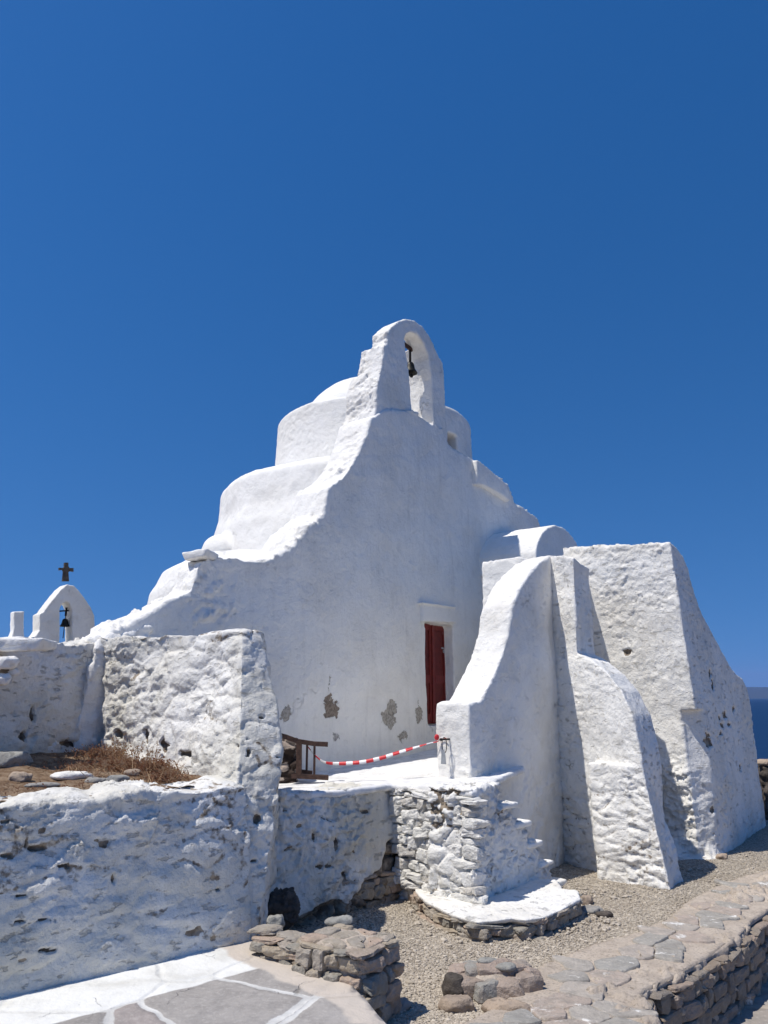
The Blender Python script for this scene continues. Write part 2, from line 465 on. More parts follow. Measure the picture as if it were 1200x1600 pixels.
def stonemat(name, cols=((.44, .37, .28), (.35, .31, .26), (.45, .34, .26)), scale=5.5, bump=1.0, squash=1.8, joint=(.46, .39, .31)):
    t = NT(name)
    wob = t.vm('MULTIPLY', t.noise(5, 3, color=True), (.14, .14, .10))
    v = t.vm('MULTIPLY', t.vm('ADD', t.pos, wob), (1, 1, squash))
    vo = t.voro(scale, 'F1', v); vr = t.n('ShaderNodeSeparateColor'); t.l(vo.outputs['Color'], vr.inputs[0])
    de = t.voro(scale, 'DISTANCE_TO_EDGE', v).outputs['Distance']
    c = t.mix(t.ramp(vr.outputs[0], .35, .5), cols[0], cols[1]); c = t.mix(t.ramp(vr.outputs[1], .55, .7), c, cols[2])
    c = t.mix(t.ramp(t.noise(9, 6, rough=.7), .38, .68), c, tuple(k * .62 for k in cols[1]))
    c = t.mix(t.math('MULTIPLY', t.ramp(t.noise(30, 4, off=3), .55, .7), .5), c, (.5, .45, .38))
    c = t.mix(t.math('MULTIPLY', t.ramp(de, .06, .02), .8), c, joint)
    h = t.math('ADD', t.math('MULTIPLY', t.noise(14, 6, rough=.65), .9), t.math('MULTIPLY', t.ramp(de, 0, .1), .5))
    return t.done(c, .93, t.bump(h, .035 * bump), spec=.2)

def rockmat(name, a, b, bump=1.0, sc=1.0):
    t = NT(name)
    c = t.mix(t.ramp(t.noise(4 * sc, 6, rough=.65), .35, .65), a, b)
    c = t.mix(t.math('MULTIPLY', t.ramp(t.noise(26 * sc, 4, off=2), .5, .7), .6), c, tuple(k * .5 for k in b))
    return t.done(c, .92, t.bump(t.noise(18 * sc, 6, rough=.7), .02 * bump), spec=.25)

def plain(name, col, rough=.6, metal=0., var=.25, sc=20):
    t = NT(name); c = t.mix(t.ramp(t.noise(sc, 4), .35, .7), col, tuple(k * (1 - var) for k in col))
    t.b.inputs['Metallic'].default_value = metal
    return t.done(c, rough, t.bump(t.noise(sc * 3, 3), .002), spec=.4)

FA_D = nrm2(.6, .8); FA_N = (.8, -.6)
FP = (.753, 11.8)                       # facade: door foot
def fa(px, py, off=0.):
    return onpl(px, py, (FP[0] + FA_N[0] * off, FP[1] + FA_N[1] * off), FA_D)

M = {}
def pc(px, py, rx, rz, col): return (fa(px, py), (rx, rz), col)
brown = (.30, .24, .19); beige = (.47, .43, .37)
M['facade'] = whitewash('facade_limewash', white=(.87, .85, .80), off=(.80, .775, .72), grime=.20, specks=.12, streak=.24, bump=.95, ledge=.28, patches=[
    pc(512, 1093, .06, .07, brown), pc(518, 1108, .15, .10, brown), pc(513, 1068, .02, .12, beige), pc(606, 1122, .17, .13, beige), pc(612, 1106, .11, .10, beige),
    pc(627, 1149, .12, .07, beige), pc(655, 1118, .10, .13, beige), pc(654, 1097, .03, .03, beige), pc(447, 1118, .09, .08, beige), pc(527, 1152, .09, .05, (.5, .48, .45))])
M['white'] = whitewash('limewash', grime=.28, specks=.2, bump=.85, ledge=.4)
M['clean'] = whitewash('fresh_limewash', white=(.865, .848, .80), off=(.79, .768, .715), grime=.15, specks=.25, bump=.7, ledge=.25)
M['rubble'] = whitewash('limewashed_rubble', grime=.4, specks=.12, bump=1.1, streak=.12, ledge=1.0)
M['fore'] = whitewash('weathered_limewash', white=(.84, .82, .77), off=(.66, .635, .56), grime=.7, specks=.6, bump=1.1, streak=.22, ledge=.8, stain=.6)
M['stone'] = stonemat('brown_rubble_stone')
M['rock_warm'] = rockmat('warm_rock', (.46, .36, .27), (.34, .27, .21))
M['rock_grey'] = rockmat('grey_rock', (.38, .37, .33), (.28, .27, .245))
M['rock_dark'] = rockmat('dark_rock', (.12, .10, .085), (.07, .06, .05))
M['slate'] = rockmat('grey_slab', (.33, .31, .28), (.26, .25, .23), .6)
M['iron'] = plain('dark_iron', (.035, .03, .028), .6, .6)
M['bronze'] = plain('dark_bronze', (.03, .03, .028), .5, .7)
M['wood'] = plain('weathered_wood', (.085, .045, .032), .75, 0, .5, 30)
M['wood_pale'] = plain('worn_wood', (.30, .20, .13), .75, 0, .4, 30)
M['door'] = plain('oxblood_paint', (.20, .026, .021), .5, 0, .25, 14)
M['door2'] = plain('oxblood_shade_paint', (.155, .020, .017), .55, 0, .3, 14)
M['steel'] = plain('steel', (.55, .55, .55), .35, .9, .15)
M['glass_dark'] = plain('window_dark', (.02, .018, .016), .3)
M['red'] = plain('red_plastic', (.62, .03, .04), .45, 0, .1)
M['tape_white'] = plain('white_plastic', (.82, .80, .80), .45, 0, .06)
M['tag'] = plain('grey_plate', (.32, .34, .36), .6, 0, .2)

def tonestone(name, cols, lime=0., bump=1.0, sc=1.0):
    t = NT(name); at = t.n('ShaderNodeAttribute', attribute_name='tone'); f = at.outputs['Fac']
    c = t.mix(t.ramp(f, .15, .35), cols[0], cols[1]); c = t.mix(t.ramp(f, .5, .6), c, cols[2]); c = t.mix(t.ramp(f, .8, .85), c, cols[3])
    c = t.mix(t.math('MULTIPLY', t.ramp(t.noise(9 * sc, 7, rough=.68), .38, .68), .6), c, tuple(k * .62 for k in cols[0]))
    c = t.mix(t.math('MULTIPLY', t.ramp(t.noise(28 * sc, 5, rough=.7, off=3), .5, .7), .45), c, tuple(min(1, k * 1.4) for k in cols[1]))
    if lime: c = t.mix(t.math('MULTIPLY', t.ramp(t.noise(5, 6, rough=.7, off=8), .62 - lime * .3, .70 - lime * .3), .9), c, (.78, .76, .71))
    return t.done(c, .93, t.bump(t.math('ADD', t.noise(16 * sc, 8, rough=.68), t.math('MULTIPLY', t.noise(60 * sc, 4), .3)), .028 * bump), spec=.22)
M['dry_stone'] = tonestone('dry_stone', ((.44, .37, .28), (.38, .34, .29), (.47, .36, .28), (.31, .29, .25)))
M['limed_stone'] = tonestone('limed_rubble_stone', ((.80, .78, .73), (.72, .70, .65), (.82, .80, .76), (.60, .56, .50)), .35)
M['slabs'] = tonestone('worn_slabs', ((.37, .345, .305), (.43, .39, .34), (.44, .36, .30), (.34, .325, .295)), .10, .7)
M['facing'] = tonestone('shaded_mortared_facing', ((.33, .265, .205), (.29, .25, .205), (.38, .30, .24), (.25, .22, .19)), .03)  # darker browns than dry stone: shade of the terrace face put into the colour
M['mortar'] = rockmat('sandy_mortar', (.54, .46, .375), (.44, .37, .30), .8, 2)
# gravel
t = NT('gravel')
vo = t.voro(62, 'F1'); se = t.n('ShaderNodeSeparateColor'); t.l(vo.outputs['Color'], se.inputs[0])
c = t.mix(se.outputs[0], (.33, .28, .215), (.57, .505, .41)); c = t.mix(t.ramp(se.outputs[1], .7, .75), c, (.215, .185, .155))
c = t.mix(t.ramp(t.noise(1.6, 4), .45, .65), c, t.mix(.55, c, (.36, .30, .23)))
M['gravel'] = t.done(c, .95, t.bump(t.math('ADD', t.math('MULTIPLY', t.ramp(vo.outputs['Distance'], .6, .0), 1.0), t.noise(5, 3)), .016))
t = NT('pebble')
at = t.n('ShaderNodeAttribute', attribute_name='tone')
c = t.mix(at.outputs['Fac'], (.29, .245, .185), (.64, .565, .46)); c = t.mix(t.math('MULTIPLY', t.noise(60, 2), .4), c, (.3, .26, .22))
M['pebble'] = t.done(c, .9)
# flagstones with white painted joints (pavement) and mortared slabs (terrace)
def flags(name, scale, jw, jcol, cols, rot=0., sq=(1, 1, 1), wobble=.22, bump=.02, edge=None, jn=.5):
    t = NT(name)
    mp = t.n('ShaderNodeMapping'); t.l(t.pos, mp.inputs[0]); mp.inputs['Rotation'].default_value = (0, 0, rot); mp.inputs['Scale'].default_value = (sq[0], sq[1], 0.0)
    wob = t.vm('MULTIPLY', t.vm('SUBTRACT', t.noise(3.2, 3, color=True), (.5, .5, .5)), (wobble, wobble, 0))
    v = t.vm('ADD', mp.outputs[0], wob)
    vo = t.voro(scale, 'F1', v, .9); se = t.n('ShaderNodeSeparateColor'); t.l(vo.outputs['Color'], se.inputs[0])
    de = t.voro(scale, 'DISTANCE_TO_EDGE', v, .9).outputs['Distance']
    c = t.mix(se.outputs[0], cols[0], cols[1]); c = t.mix(t.ramp(se.outputs[1], .62, .7), c, cols[2])
    c = t.mix(t.math('MULTIPLY', t.ramp(t.noise(7, 6, rough=.65), .4, .68), .55), c, tuple(k * .72 for k in cols[0]))
    c = t.mix(t.math('MULTIPLY', t.ramp(t.noise(34, 4), .5, .7), .35), c, tuple(min(1, k * 1.35) for k in cols[1]))
    d2 = t.math('ADD', de, t.math('MULTIPLY', t.math('SUBTRACT', t.noise(11, 4, rough=.7), .5), jw * 1.1))
    j = t.ramp(d2, jw, jw * .62)
    jc = t.mix(t.ramp(t.noise(6, 4, off=2), .38, .62), jcol, tuple(k * .80 for k in jcol))
    c = t.mix(t.math('MULTIPLY', j, t.ramp(t.noise(2.2, 4, rough=.6, off=8), jn - .17, jn - .07)), c, jc)
    cr = t.ramp(t.voro(scale * 1.9, 'DISTANCE_TO_EDGE', t.vm('ADD', mp.outputs[0], t.vm('MULTIPLY', t.noise(5, 5, color=True), (.3, .3, 0)))).outputs['Distance'], .012, .004)
    cr = t.math('MULTIPLY', cr, t.ramp(t.noise(1.9, 2, off=5), .60, .64))
    c = t.mix(t.math('MULTIPLY', cr, .6), c, (.13, .12, .11))
    h = t.math('ADD', t.math('MULTIPLY', t.noise(9, 7, rough=.62), 1.0), t.math('MULTIPLY', t.ramp(de, 0, jw * 2), .6))
    h = t.math('SUBTRACT', h, t.math('MULTIPLY', cr, .5))
    if edge: c = edge(t, c)
    return t.done(c, .9, t.bump(h, bump), spec=.3)
K0 = (-.87, 5.75); WDIR = nrm2(.746, .665); WN = (WDIR[1], -WDIR[0])
def pave_edge(t, c):
    # white painted strip at the wall foot, pale cement beside the rubble block
    k = t.vm('DOT_PRODUCT', t.vm('SUBTRACT', t.pos, (K0[0], K0[1], 0)), (WN[0], WN[1], 0))
    w = t.math('ADD', k, t.math('MULTIPLY', t.math('SUBTRACT', t.noise(2.2, 2), .5), .14))
    a = t.vm('DOT_PRODUCT', t.vm('SUBTRACT', t.pos, (K0[0], K0[1], 0)), (WDIR[0], WDIR[1], 0))
    al = t.ramp(t.math('ADD', a, t.math('MULTIPLY', t.noise(4, 3), .25)), .12, .02)
    k2 = t.vm('DOT_PRODUCT', t.vm('SUBTRACT', t.pos, (-.2, 4.95, 0)), (-.77, -.64, 0))
    pk_m = t.math('MULTIPLY', t.ramp(t.math('ADD', k2, t.math('MULTIPLY', t.noise(4, 4), .2)), .40, .36), t.ramp(a, -.62, -.56))
    m = t.ramp(w, .50, .485)
    wc = t.mix(t.ramp(t.noise(3.5, 5, rough=.6), .42, .7), (.74, .735, .70), (.62, .61, .57))
    pk = t.mix(t.noise(8, 5), (.57, .50, .43), (.48, .43, .37))
    c = t.mix(t.ramp(t.math('ADD', a, t.math('MULTIPLY', t.noise(5, 4, off=3), .2)), .10, .13), c, pk)
    c = t.mix(m, c, t.mix(al, pk, wc)); return t.mix(pk_m, c, pk)
M['paving'] = flags('painted_joint_flagstones', 1.45, .026, (.64, .63, .60), ((.30, .28, .26), (.36, .335, .31), (.33, .29, .27)), .5, wobble=.12, bump=.014, edge=pave_edge, jn=.35)
M['terrace'] = flags('mortared_slabs', 4.3, .11, (.52, .44, .355), ((.37, .355, .33), (.46, .41, .35), (.43, .33, .27)), .75, (1, 1.6, 1), .10, .03, jn=.28)
M['landing'] = flags('limewashed_flags', 2.4, .11, (.82, .81, .79), ((.66, .65, .62), (.79, .78, .76), (.78, .77, .75)), .7, (1, 1.5, 1), .16, .012, jn=.2)
M['path'] = flags('lower_path_slabs', 2.0, .06, (.44, .38, .31), ((.34, .32, .29), (.38, .34, .30), (.33, .29, .25)), .7, (1, 1.4, 1), .15, .02)
# soil
t = NT('dry_soil'); c = t.mix(t.ramp(t.noise(12, 6, rough=.7), .4, .62), (.19, .115, .065), (.32, .23, .15))
M['soil'] = t.done(c, .97, t.bump(t.noise(22, 6, rough=.7), .04))
t = NT('dry_stem'); at = t.n('ShaderNodeAttribute', attribute_name='tone')
M['dry'] = t.done(t.mix(at.outputs['Fac'], (.20, .075, .035), (.46, .33, .19)), .9)
# sea
t = NT('sea_water')
h = t.math('ADD', t.noise(.05, 6, rough=.6), t.math('MULTIPLY', t.noise(.6, 5, rough=.6), .25))
foam = t.ramp(t.noise(.12, 6, rough=.75, vec=t.vm('MULTIPLY', t.pos, (1, .5, 1))), .70, .74)
t.done(t.mix(foam, (.004, .022, .07), (.7, .72, .74)), .45, t.bump(h, 1.2, .6), spec=.15); M['sea'] = t.m
M['hill'] = rockmat('hill_ground', (.035, .042, .06), (.025, .03, .04), 0, .002)

# ================================================================== THE CHURCH
church = empty('church', (FP[0], FP[1], GZ), 'large whitewashed stone church with stepped curved gable, dome and leaning buttresses', 'church')
CLIP = ((FP[0], FP[1]), FA_N, .35)
BACK = (-FA_N[0] * .6, -FA_N[1] * .6, 0)

# facade wall -----------------------------------------------------------
fpx = [(150, 1000), (178, 985), (215, 968), (240, 955), (252, 947), (262, 938), (280, 932), (298, 922), (305, 905), (310, 884), (321, 872), (350, 867), (399, 873), (425, 870), (452, 860),
       (476, 829), (494, 818), (506, 801), (510, 780), (513, 763), (536, 745), (550, 727), (562, 708), (572, 682), (580, 655), (600, 640), (640, 640), (690, 668), (702, 694), (737, 719),
       (752, 723), (770, 738), (780, 746), (792, 756), (797, 770), (803, 788), (818, 796), (838, 806), (848, 822)]
front = [fa(*p) for p in fpx]
rgt = front[-1]; lft = front[0]
front += [add(rgt, (.12, .16, -1.5)), (rgt[0] + .4, rgt[1] + .55, GZ - .3), (lft[0], lft[1], GZ - .3)]
wall = prism(front, BACK)
for i in range(len(front)):
    p = front[i]; s_ = (p[0] - FP[0]) * FA_D[0] + (p[1] - FP[1]) * FA_D[1]
    k = .62 if s_ < -4.2 else (.62 + .38 * min(1, (s_ + 4.2) / 1.2))
    wall[0][i + len(front)] = add(p, BACK, k)
dq = [fa(668, 973, .3), fa(673.5, 1168, .3)]
dl, dr = fa(668, 973), fa(709, 975)
dzt = dl[2]; zb = 1.22
cutd = prism([(dl[0] + .3 * .8, dl[1] - .18, dzt), (dr[0] + .24, dr[1] - .18, dzt), (dr[0] + .24, dr[1] - .18, zb), (dl[0] + .26, dl[1] - .16, zb)], (-.8 * .52, .6 * .52, 0))
# recess where the rough rubble wing steps back
wall = cut(wall, [cutd])
def fw(P, N):
    s = (P[:, 0] - FP[0]) * FA_D[0] + (P[:, 1] - FP[1]) * FA_D[1]
    return .10 + .55 * sstep(-3.7, -4.3, s) + .85 * sstep(.25, .6, N[:, 2])
plaster('facade_wall', [wall], M['facade'], church, .025, 2,
        rough(.05, 1.3, mid=.008, mids=.2, crag=.05, ccell=(.3, .3, .2), cw=fw, seed=1, fine=.003))
# rubble wing filling the foot of the slope on the left
wing = loft([[(-2.95, 7.05, GZ), (-1.95, 8.05, GZ), (-2.35, 8.75, GZ), (-3.35, 7.75, GZ)],
             [(-2.68, 7.15, 1.9), (-2.30, 7.6, 2.0), (-2.55, 8.1, 2.0), (-3.0, 7.5, 1.9)],
             [(-2.66, 7.2, 2.12), (-2.32, 7.66, 2.3), (-2.5, 7.9, 2.3), (-2.85, 7.5, 2.15)]])
plaster('rubble_wing', [wing], M['white'], church, .025, 3, rough(.05, .6, crag=.05, ccell=(.3, .3, .2), seed=4))
G0P = onpl(612, 600, FP, FA_D)
# bell gable --------------------------------------------------------------
gpx = [(574, 700), (583, 660), (588, 636), (588, 606), (592, 590), (597, 570), (602, 550), (605, 536), (605, 519), (612, 510), (622, 502), (633, 498), (646, 500), (659, 508), (670, 522),
       (678, 538), (684, 553), (687, 565), (692, 568), (694, 590), (697, 640), (701, 698), (660, 700)]
G0 = -.03
gp = prism([fa(x, y, G0) for x, y in gpx], (-.8 * .30, .6 * .30, 0))
gmid = prism([fa(x, y, G0) for x, y in [(600, 538)] + [p for p in gpx if p[1] > 542 and p[0] < 620][::-1][:0] + [(672, 538), (684, 553), (692, 568), (694, 590), (697, 640), (701, 698), (660, 700), (574, 700), (583, 660), (588, 636), (588, 606), (592, 590), (597, 570)]], (-.8 * .46, .6 * .46, 0))
glow = prism([fa(x, y, G0) for x, y in [(596, 576), (693, 576), (697, 640), (701, 698), (660, 700), (574, 700), (583, 660), (588, 636), (588, 606)]], (-.8 * .60, .6 * .60, 0))
opx = [(646, 672), (643, 620), (640, 585), (635, 552), (632, 530), (636, 521), (643, 519), (652, 523), (662, 537), (670, 558), (675, 592), (677, 640), (679, 685)]
op = prism([fa(x, y, .3) if False else fa(x, y, G0) for x, y in opx], (0, 0, 0))
of = [fa(x, y, G0) for x, y in opx]
oc = prism([add(p, (.8 * .4, -.6 * .4, 0)) for p in of], (-.8 * 1.6, .6 * 1.6, 0))
gp = cut(gp, [oc]); gmid = cut(gmid, [oc]); glow = cut(glow, [oc])
# stepped rubble back on the gable's left flank
back1 = prism([fa(x, y, -.1) for x, y in [(566, 690), (577, 640), (577, 596), (590, 577), (600, 577), (600, 690)]], (-.8 * .62, .6 * .62, 0))
plaster('bell_gable', [gp, gmid, glow], M['white'], church, .022, 2,
        rough(.02, .7, mid=.008, mids=.15, crag=.028, ccell=(.16, .16, .10), pits=.0, seed=9, cw=lambda P, N: .08 + .92 * sstep(-.5, -.75, (N[:, 0] * .6 + N[:, 1] * .8)) * ((P[:, 0] - G0P[0]) * .6 + (P[:, 1] - G0P[1]) * .8 < 0)), )
# dome and drum ------------------------------------------------------------
DC = (-.20, 14.4)
R1 = 1.90
def drumprof(r, z0, z1, e=.07):
    return [(r * 1.03, z0), (r * 1.015, (z0 + z1) / 2), (r, z1 - e), (r - e * .25, z1 - e * .35), (r - e, z1)]
drum = revolve(drumprof(R1, 4.4, 6.74), DC, 64)
WC = (1.225, 13.143); Wn = (.75, -.66); Wt = (.66, .75)
def wbox(h, d0, d1, z0, z1):
    q = [(WC[0] + Wt[0] * a + Wn[0] * d, WC[1] + Wt[1] * a + Wn[1] * d) for a, d in ((-h, d1), (h, d1), (h, d0), (-h, d0))]
    return flat(q, z0, z1)
drum = cut(drum, [wbox(.15, -.42, .4, 5.3, 6.24)])
dr_o = plaster('drum', [drum], M['clean'], church, .025, 2, rough(.03, 1.2, mid=.008, mids=.25, crag=.01, seed=12))
plaster('window', [wbox(.17, -.40, -.36, 5.25, 6.28)], M['glass_dark'], dr_o, .02, 0)
wf_ = wbox(.150, -.355, -.32, 5.3, 6.235); wf_ = cut(wf_, [wbox(.11, -.5, 0, 5.34, 6.19)]); mesh_obj('window_frame', *wf_, M['door'], dr_o, smooth=False)
dome = revolve([(1.42, 6.60)] + [(1.42 * math.cos(a), 6.66 + 1.10 * math.sin(a)) for a in np.linspace(0.02, 1.54, 16)], DC, 64)
plaster('dome', [dome], M['clean'], church, .035, 3, rough(.03, 1.2, .006, .25, 0, seed=15))
t2 = revolve([(3.0, 3.0), (2.9, 4.4), (2.82, 4.7), (2.78, 5.22), (2.70, 5.34), (2.5, 5.38)], (DC[0] - .08, DC[1] - .1), 72, CLIP)
lump = ellipsoid((-2.72, 12.75, 3.9), (.36, .5, .40))
plaster('upper_apse', [t2, lump], M['clean'], church, .035, 3, rough(.06, 1.1, .012, .22, 0, seed=18))
t3 = revolve([(1.5, 0.8), (1.45, 2.4), (1.38, 3.0), (1.25, 3.3), (.9, 3.48), (.4, 3.55)], (-1.9, 10.9), 64, CLIP)
plaster('lower_apse', [t3], M['clean'], church, .035, 3, rough(.06, 1.1, .012, .22, 0, seed=21))
cf = fa(309, 868, -.15)
plaster('coping_slab', [loft([[(cf[0] - .11, cf[1] - .1, cf[2] - .07), (cf[0] + .12, cf[1] - .2, cf[2] - .05), (cf[0] + .2, cf[1] + .1, cf[2] - .03), (cf[0] - .14, cf[1] + .2, cf[2] - .03)],
        [(cf[0] - .16, cf[1] - .1, cf[2] + .02), (cf[0] + .15, cf[1] - .22, cf[2] + .04), (cf[0] + .22, cf[1] + .12, cf[2] + .04), (cf[0] - .17, cf[1] + .22, cf[2] + .03)]])],
        M['white'], church, .015, 2, rough(.012, .3, .006, .1, 0, seed=23))
# small pier standing proud of the right shoulder
pp = [fa(x, y, .10) for x, y in [(745, 718), (752, 722), (770, 737), (780, 746), (792, 756), (797, 770), (798, 784), (775, 768), (756, 758), (746, 757)]]
plaster('shoulder_pier', [prism(pp, (-.8 * .5, .3, 0))], M['clean'], church, .02, 2, rough(.015, .5, mid=.008, mids=.12, seed=27))
# annex and barrel vault ----------------------------------------------------
A = onpl(752, 878, FP, FA_D); C = (2.52, 12.38); D = (3.69, 13.9)
az = 3.90
body = loft([[(A[0] - .3, A[1] + .4, GZ - .2), (C[0] - .05, C[1] - .08, GZ - .2), (D[0] + .2, D[1], GZ - .2), (D[0] + .2, D[1] + 1.9, GZ - .2)],
             [(A[0] - .3, A[1] + .4, az), (C[0], C[1], az - .02), (D[0], D[1], az - .1), (D[0] - .1, D[1] + 1.9, az)]])
cd = nrm2(D[0] - C[0], D[1] - C[1])
vp = [onpl(x, y, C, cd) for x, y in [(838, 862), (841, 846), (848, 831), (857, 823), (868, 820), (880, 823), (891, 832), (901, 848), (909, 866), (915, 888)]]
vp = [(vp[-1][0], vp[-1][1], az - .3)] + [(vp[0][0], vp[0][1], az - .3)] + vp
plaster('annex_wall', [body], M['facade'], church, .025, 3, rough(.03, .9, .006, .2, 0, seed=30))
plaster('barrel_vault', [prism(vp, (-.8 * 2.0, .6 * 2.0, 0))], M['clean'], church, .025, 3, rough(.025, .9, .006, .2, 0, seed=33))
# wing wall running down to the stair ---------------------------------------
W1P = (.83, 7.9); W1D = nrm2(.61, .79); W1N = (W1D[1], -W1D[0])
wp = [onpl(x, y, W1P, W1D) for x, y in [(733, 1097), (752, 1095), (762, 1075), (775, 1050), (787, 1020), (795, 990), (798, 965), (801, 945), (812, 920), (830, 893), (845, 876), (862, 868), (880, 870)]]
e = wp[-1]
wp += [(e[0] + .0, e[1], 1.5), (e[0] - .0, e[1] - .0, GZ - .2), (wp[0][0], wp[0][1], GZ - .2)]
wingw = prism(wp, (-W1N[0] * .40, -W1N[1] * .40, 0))
plaster('wing_wall', [wingw], M['white'], church, .022, 3, rough(.04, .8, mid=.01, mids=.18, crag=.03, pits=.0, seed=36, cw=lambda P, N: .2 + .8 * sstep(1.2, .2, P[:, 2])))
box = loft([[(1.27, 10.12, GZ), (1.74, 9.76, GZ), (2.2, 9.9, GZ), (3.0, 11.2, GZ), (2.3, 11.8, GZ)], [(1.297, 10.09, 3.36), (1.755, 9.74, 3.38), (2.06, 9.75, 3.30), (2.95, 10.93, 3.40), (2.2, 11.7, 3.36)]])
plaster('annex_parapet', [box], M['clean'], church, .02, 3, rough(.02, .6, mid=.008, mids=.15, crag=.012, seed=38))
# front buttress -------------------------------------------------------------
BP = (2.78, 8.25); BD = nrm2(-.463, .886)
bp = [onpl(x, y, BP, BD) for x, y in [(850, 870), (862, 868), (880, 868), (896, 872), (899, 950), (902, 1020), (925, 1032), (950, 1052), (972, 1081), (988, 1118), (1001, 1178), (1008, 1240), (1012, 1290)]]
bq = (2.80, 8.2, GZ - .2)
low = [p for p in bp[5:]]
bs = (.61 * .55, .79 * .55, 0)
lowp = prism(low + [bq, (2.08, 9.6, GZ - .2), (bp[5][0] - .22, bp[5][1] + .36, 2.0)], bs)
foot = loft([[(2.84, 8.17, GZ - .2), (3.02, 8.50, GZ - .2), (2.7, 9.3, GZ - .2), (2.3, 8.9, GZ - .2), (2.28, 8.72, GZ - .2)],
             [(2.70, 8.42, .9), (2.95, 8.85, .9), (2.7, 9.3, .9), (2.3, 8.95, .9), (2.25, 8.9, .9)]])
shaft = prism(bp[:6] + [(bp[5][0], bp[5][1], 1.4), (2.10, 9.52, 1.4)], (.61 * .5, .79 * .5, -.06))
fill = loft([[(2.15, 9.7, GZ), (2.55, 9.2, GZ), (2.8, 9.7, GZ), (2.5, 10.4, GZ)], [(2.2, 9.7, 3.15), (2.40, 9.4, 3.12), (2.5, 9.5, 3.05), (2.3, 10.3, 3.2)]])
plaster('front_buttress', [lowp, shaft, foot, fill], M['rubble'], church, .015, 2,
        rough(.035, .6, mid=.006, mids=.16, rub=.016, cell=(.5, .5, .16), joint=.2, pits=.0, seed=40, crag=.03, ccell=(.26, .26, .09),
              cw=lambda P, N: (.2 + .8 * sstep(1.7, .7, P[:, 2])) * (.3 + .7 * sstep(.2, .7, -N[:, 0])), w=lambda P, N: sstep(1.1, .5, P[:, 2]) * (.2 + .8 * sstep(.2, .7, -N[:, 0]))))
# big corner buttress -----------------------------------------------------------
CP3 = (3.88, 9.95); CD3 = nrm2(.63, .78)
r3 = [onpl(x, y, CP3, CD3) for x, y in [(1047, 846), (1058, 856), (1067, 868), (1073, 882), (1078, 905), (1084, 925), (1091, 947), (1101, 968), (1114, 993), (1128, 1018), (1141, 1042), (1150, 1054), (1160, 1060), (1166, 1074), (1171, 1098), (1182, 1167), (1189, 1225), (1199, 1297)]]
r3 += [(r3[-1][0] + .05, r3[-1][1], GZ - .2), (3.82, 9.62, GZ - .2), (3.84, 9.75, 1.3)]
big = prism(r3, (-1.06, 1.33, .16))
cutc = loft([[(3.2, 9.2, GZ - .5), (4.5, 9.2, GZ - .5), (4.5, 9.98, GZ - .5), (3.72, 9.70, GZ - .5)], [(3.2, 9.2, 1.46), (4.5, 9.2, 1.46), (4.5, 10.12, 1.46), (3.74, 9.96, 1.46)]])
big = cut(big, [cutc])
foot3 = loft([[onz(1040, 1352, GZ), onz(1122, 1348, GZ), onz(1112, 1318, GZ), (4.2, 11, GZ), (3.2, 11.2, GZ)],
              [(3.45, 9.95, -.06), (3.86, 9.85, -.06), (3.95, 10.1, -.06), (4.2, 11, -.06), (3.2, 11.2, -.06)]])
foot3 = ([(p[0], p[1], p[2] - (.2 if p[2] == GZ else 0)) for p in foot3[0]], foot3[1])
step3 = loft([[(3.50, 9.90, GZ), (3.92, 9.72, GZ), (4.15, 10.0, GZ), (3.8, 10.6, GZ)], [(3.54, 10.1, .0), (3.92, 9.95, .0), (4.1, 10.15, .0), (3.8, 10.6, .0)]])
def w3(P, N): return (.5 + .9 * sstep(1.7, 1.2, P[:, 2])) * (.30 + .70 * sstep(.1, .5, .4 - N[:, 0] * .78 + N[:, 1] * .2))
plaster('corner_buttress', [big, foot3, step3], M['rubble'], church, .019, 2, rough(.035, .8, mid=.006, mids=.15, crag=.034, ccell=(.24, .24, .09), pits=.01, seed=45, cw=w3) if False else holed(rough(.035, .8, mid=.006, mids=.15, crag=.034, ccell=(.24, .24, .09), seed=45, cw=w3), [(1105, 1158, 6, 11), (1113, 1070, 2, 9), (1109, 1052, 2, 7), (1124, 1122, 3, 4), (1134, 1117, 4, 6), (1130, 1134, 3, 4), (1141, 1132, 4, 3), (1126, 1146, 3, 3), (1148, 1108, 2, 5), (1158, 1200, 3, 6), (1114, 1265, 3, 5), (980, 1020, 7, 5)], .035, 1.2))
# door, lintel ---------------------------------------------------------------------
door = bpy.data.objects.new('door', None); door.location = (0, 0, 0); put(door, church)
dv = Vector(FA_D + (0,)); nv = Vector((FA_N[0], FA_N[1], 0))
o0 = Vector((dl[0], dl[1], zb)) - nv * .20
H = dzt - zb + .03; Wd = (Vector(dr) - Vector(dl)).xy.length + .06
door.location = o0 - Vector(church.location)
def lbox(name, s0, s1, z0, z1, d0, d1, mat, parent, ori=None, bev=.004):
    o_ = ori or o0
    bm = bmesh.new()
    vs = [bm.verts.new(o_ + dv * s + nv * d + Vector((0, 0, z))) for s in (s0, s1) for d in (d0, d1) for z in (z0, z1)]
    for f in ((0, 1, 3, 2), (4, 6, 7, 5), (0, 4, 5, 1), (2, 3, 7, 6), (0, 2, 6, 4), (1, 5, 7, 3)): bm.faces.new([vs[i] for i in f])
    bmesh.ops.recalc_face_normals(bm, faces=bm.faces)
    if bev: bmesh.ops.bevel(bm, geom=bm.edges[:], offset=bev, segments=2, affect='EDGES')
    V = [tuple(v.co) for v in bm.verts]; Fc = [tuple(v.index for v in f.verts) for f in bm.faces]
    bm.verts.index_update(); Fc = [tuple(v.index for v in f.verts) for f in bm.faces]; bm.free()
    return mesh_obj(name, V, Fc, mat, parent, smooth=False)
hw = Wd / 2
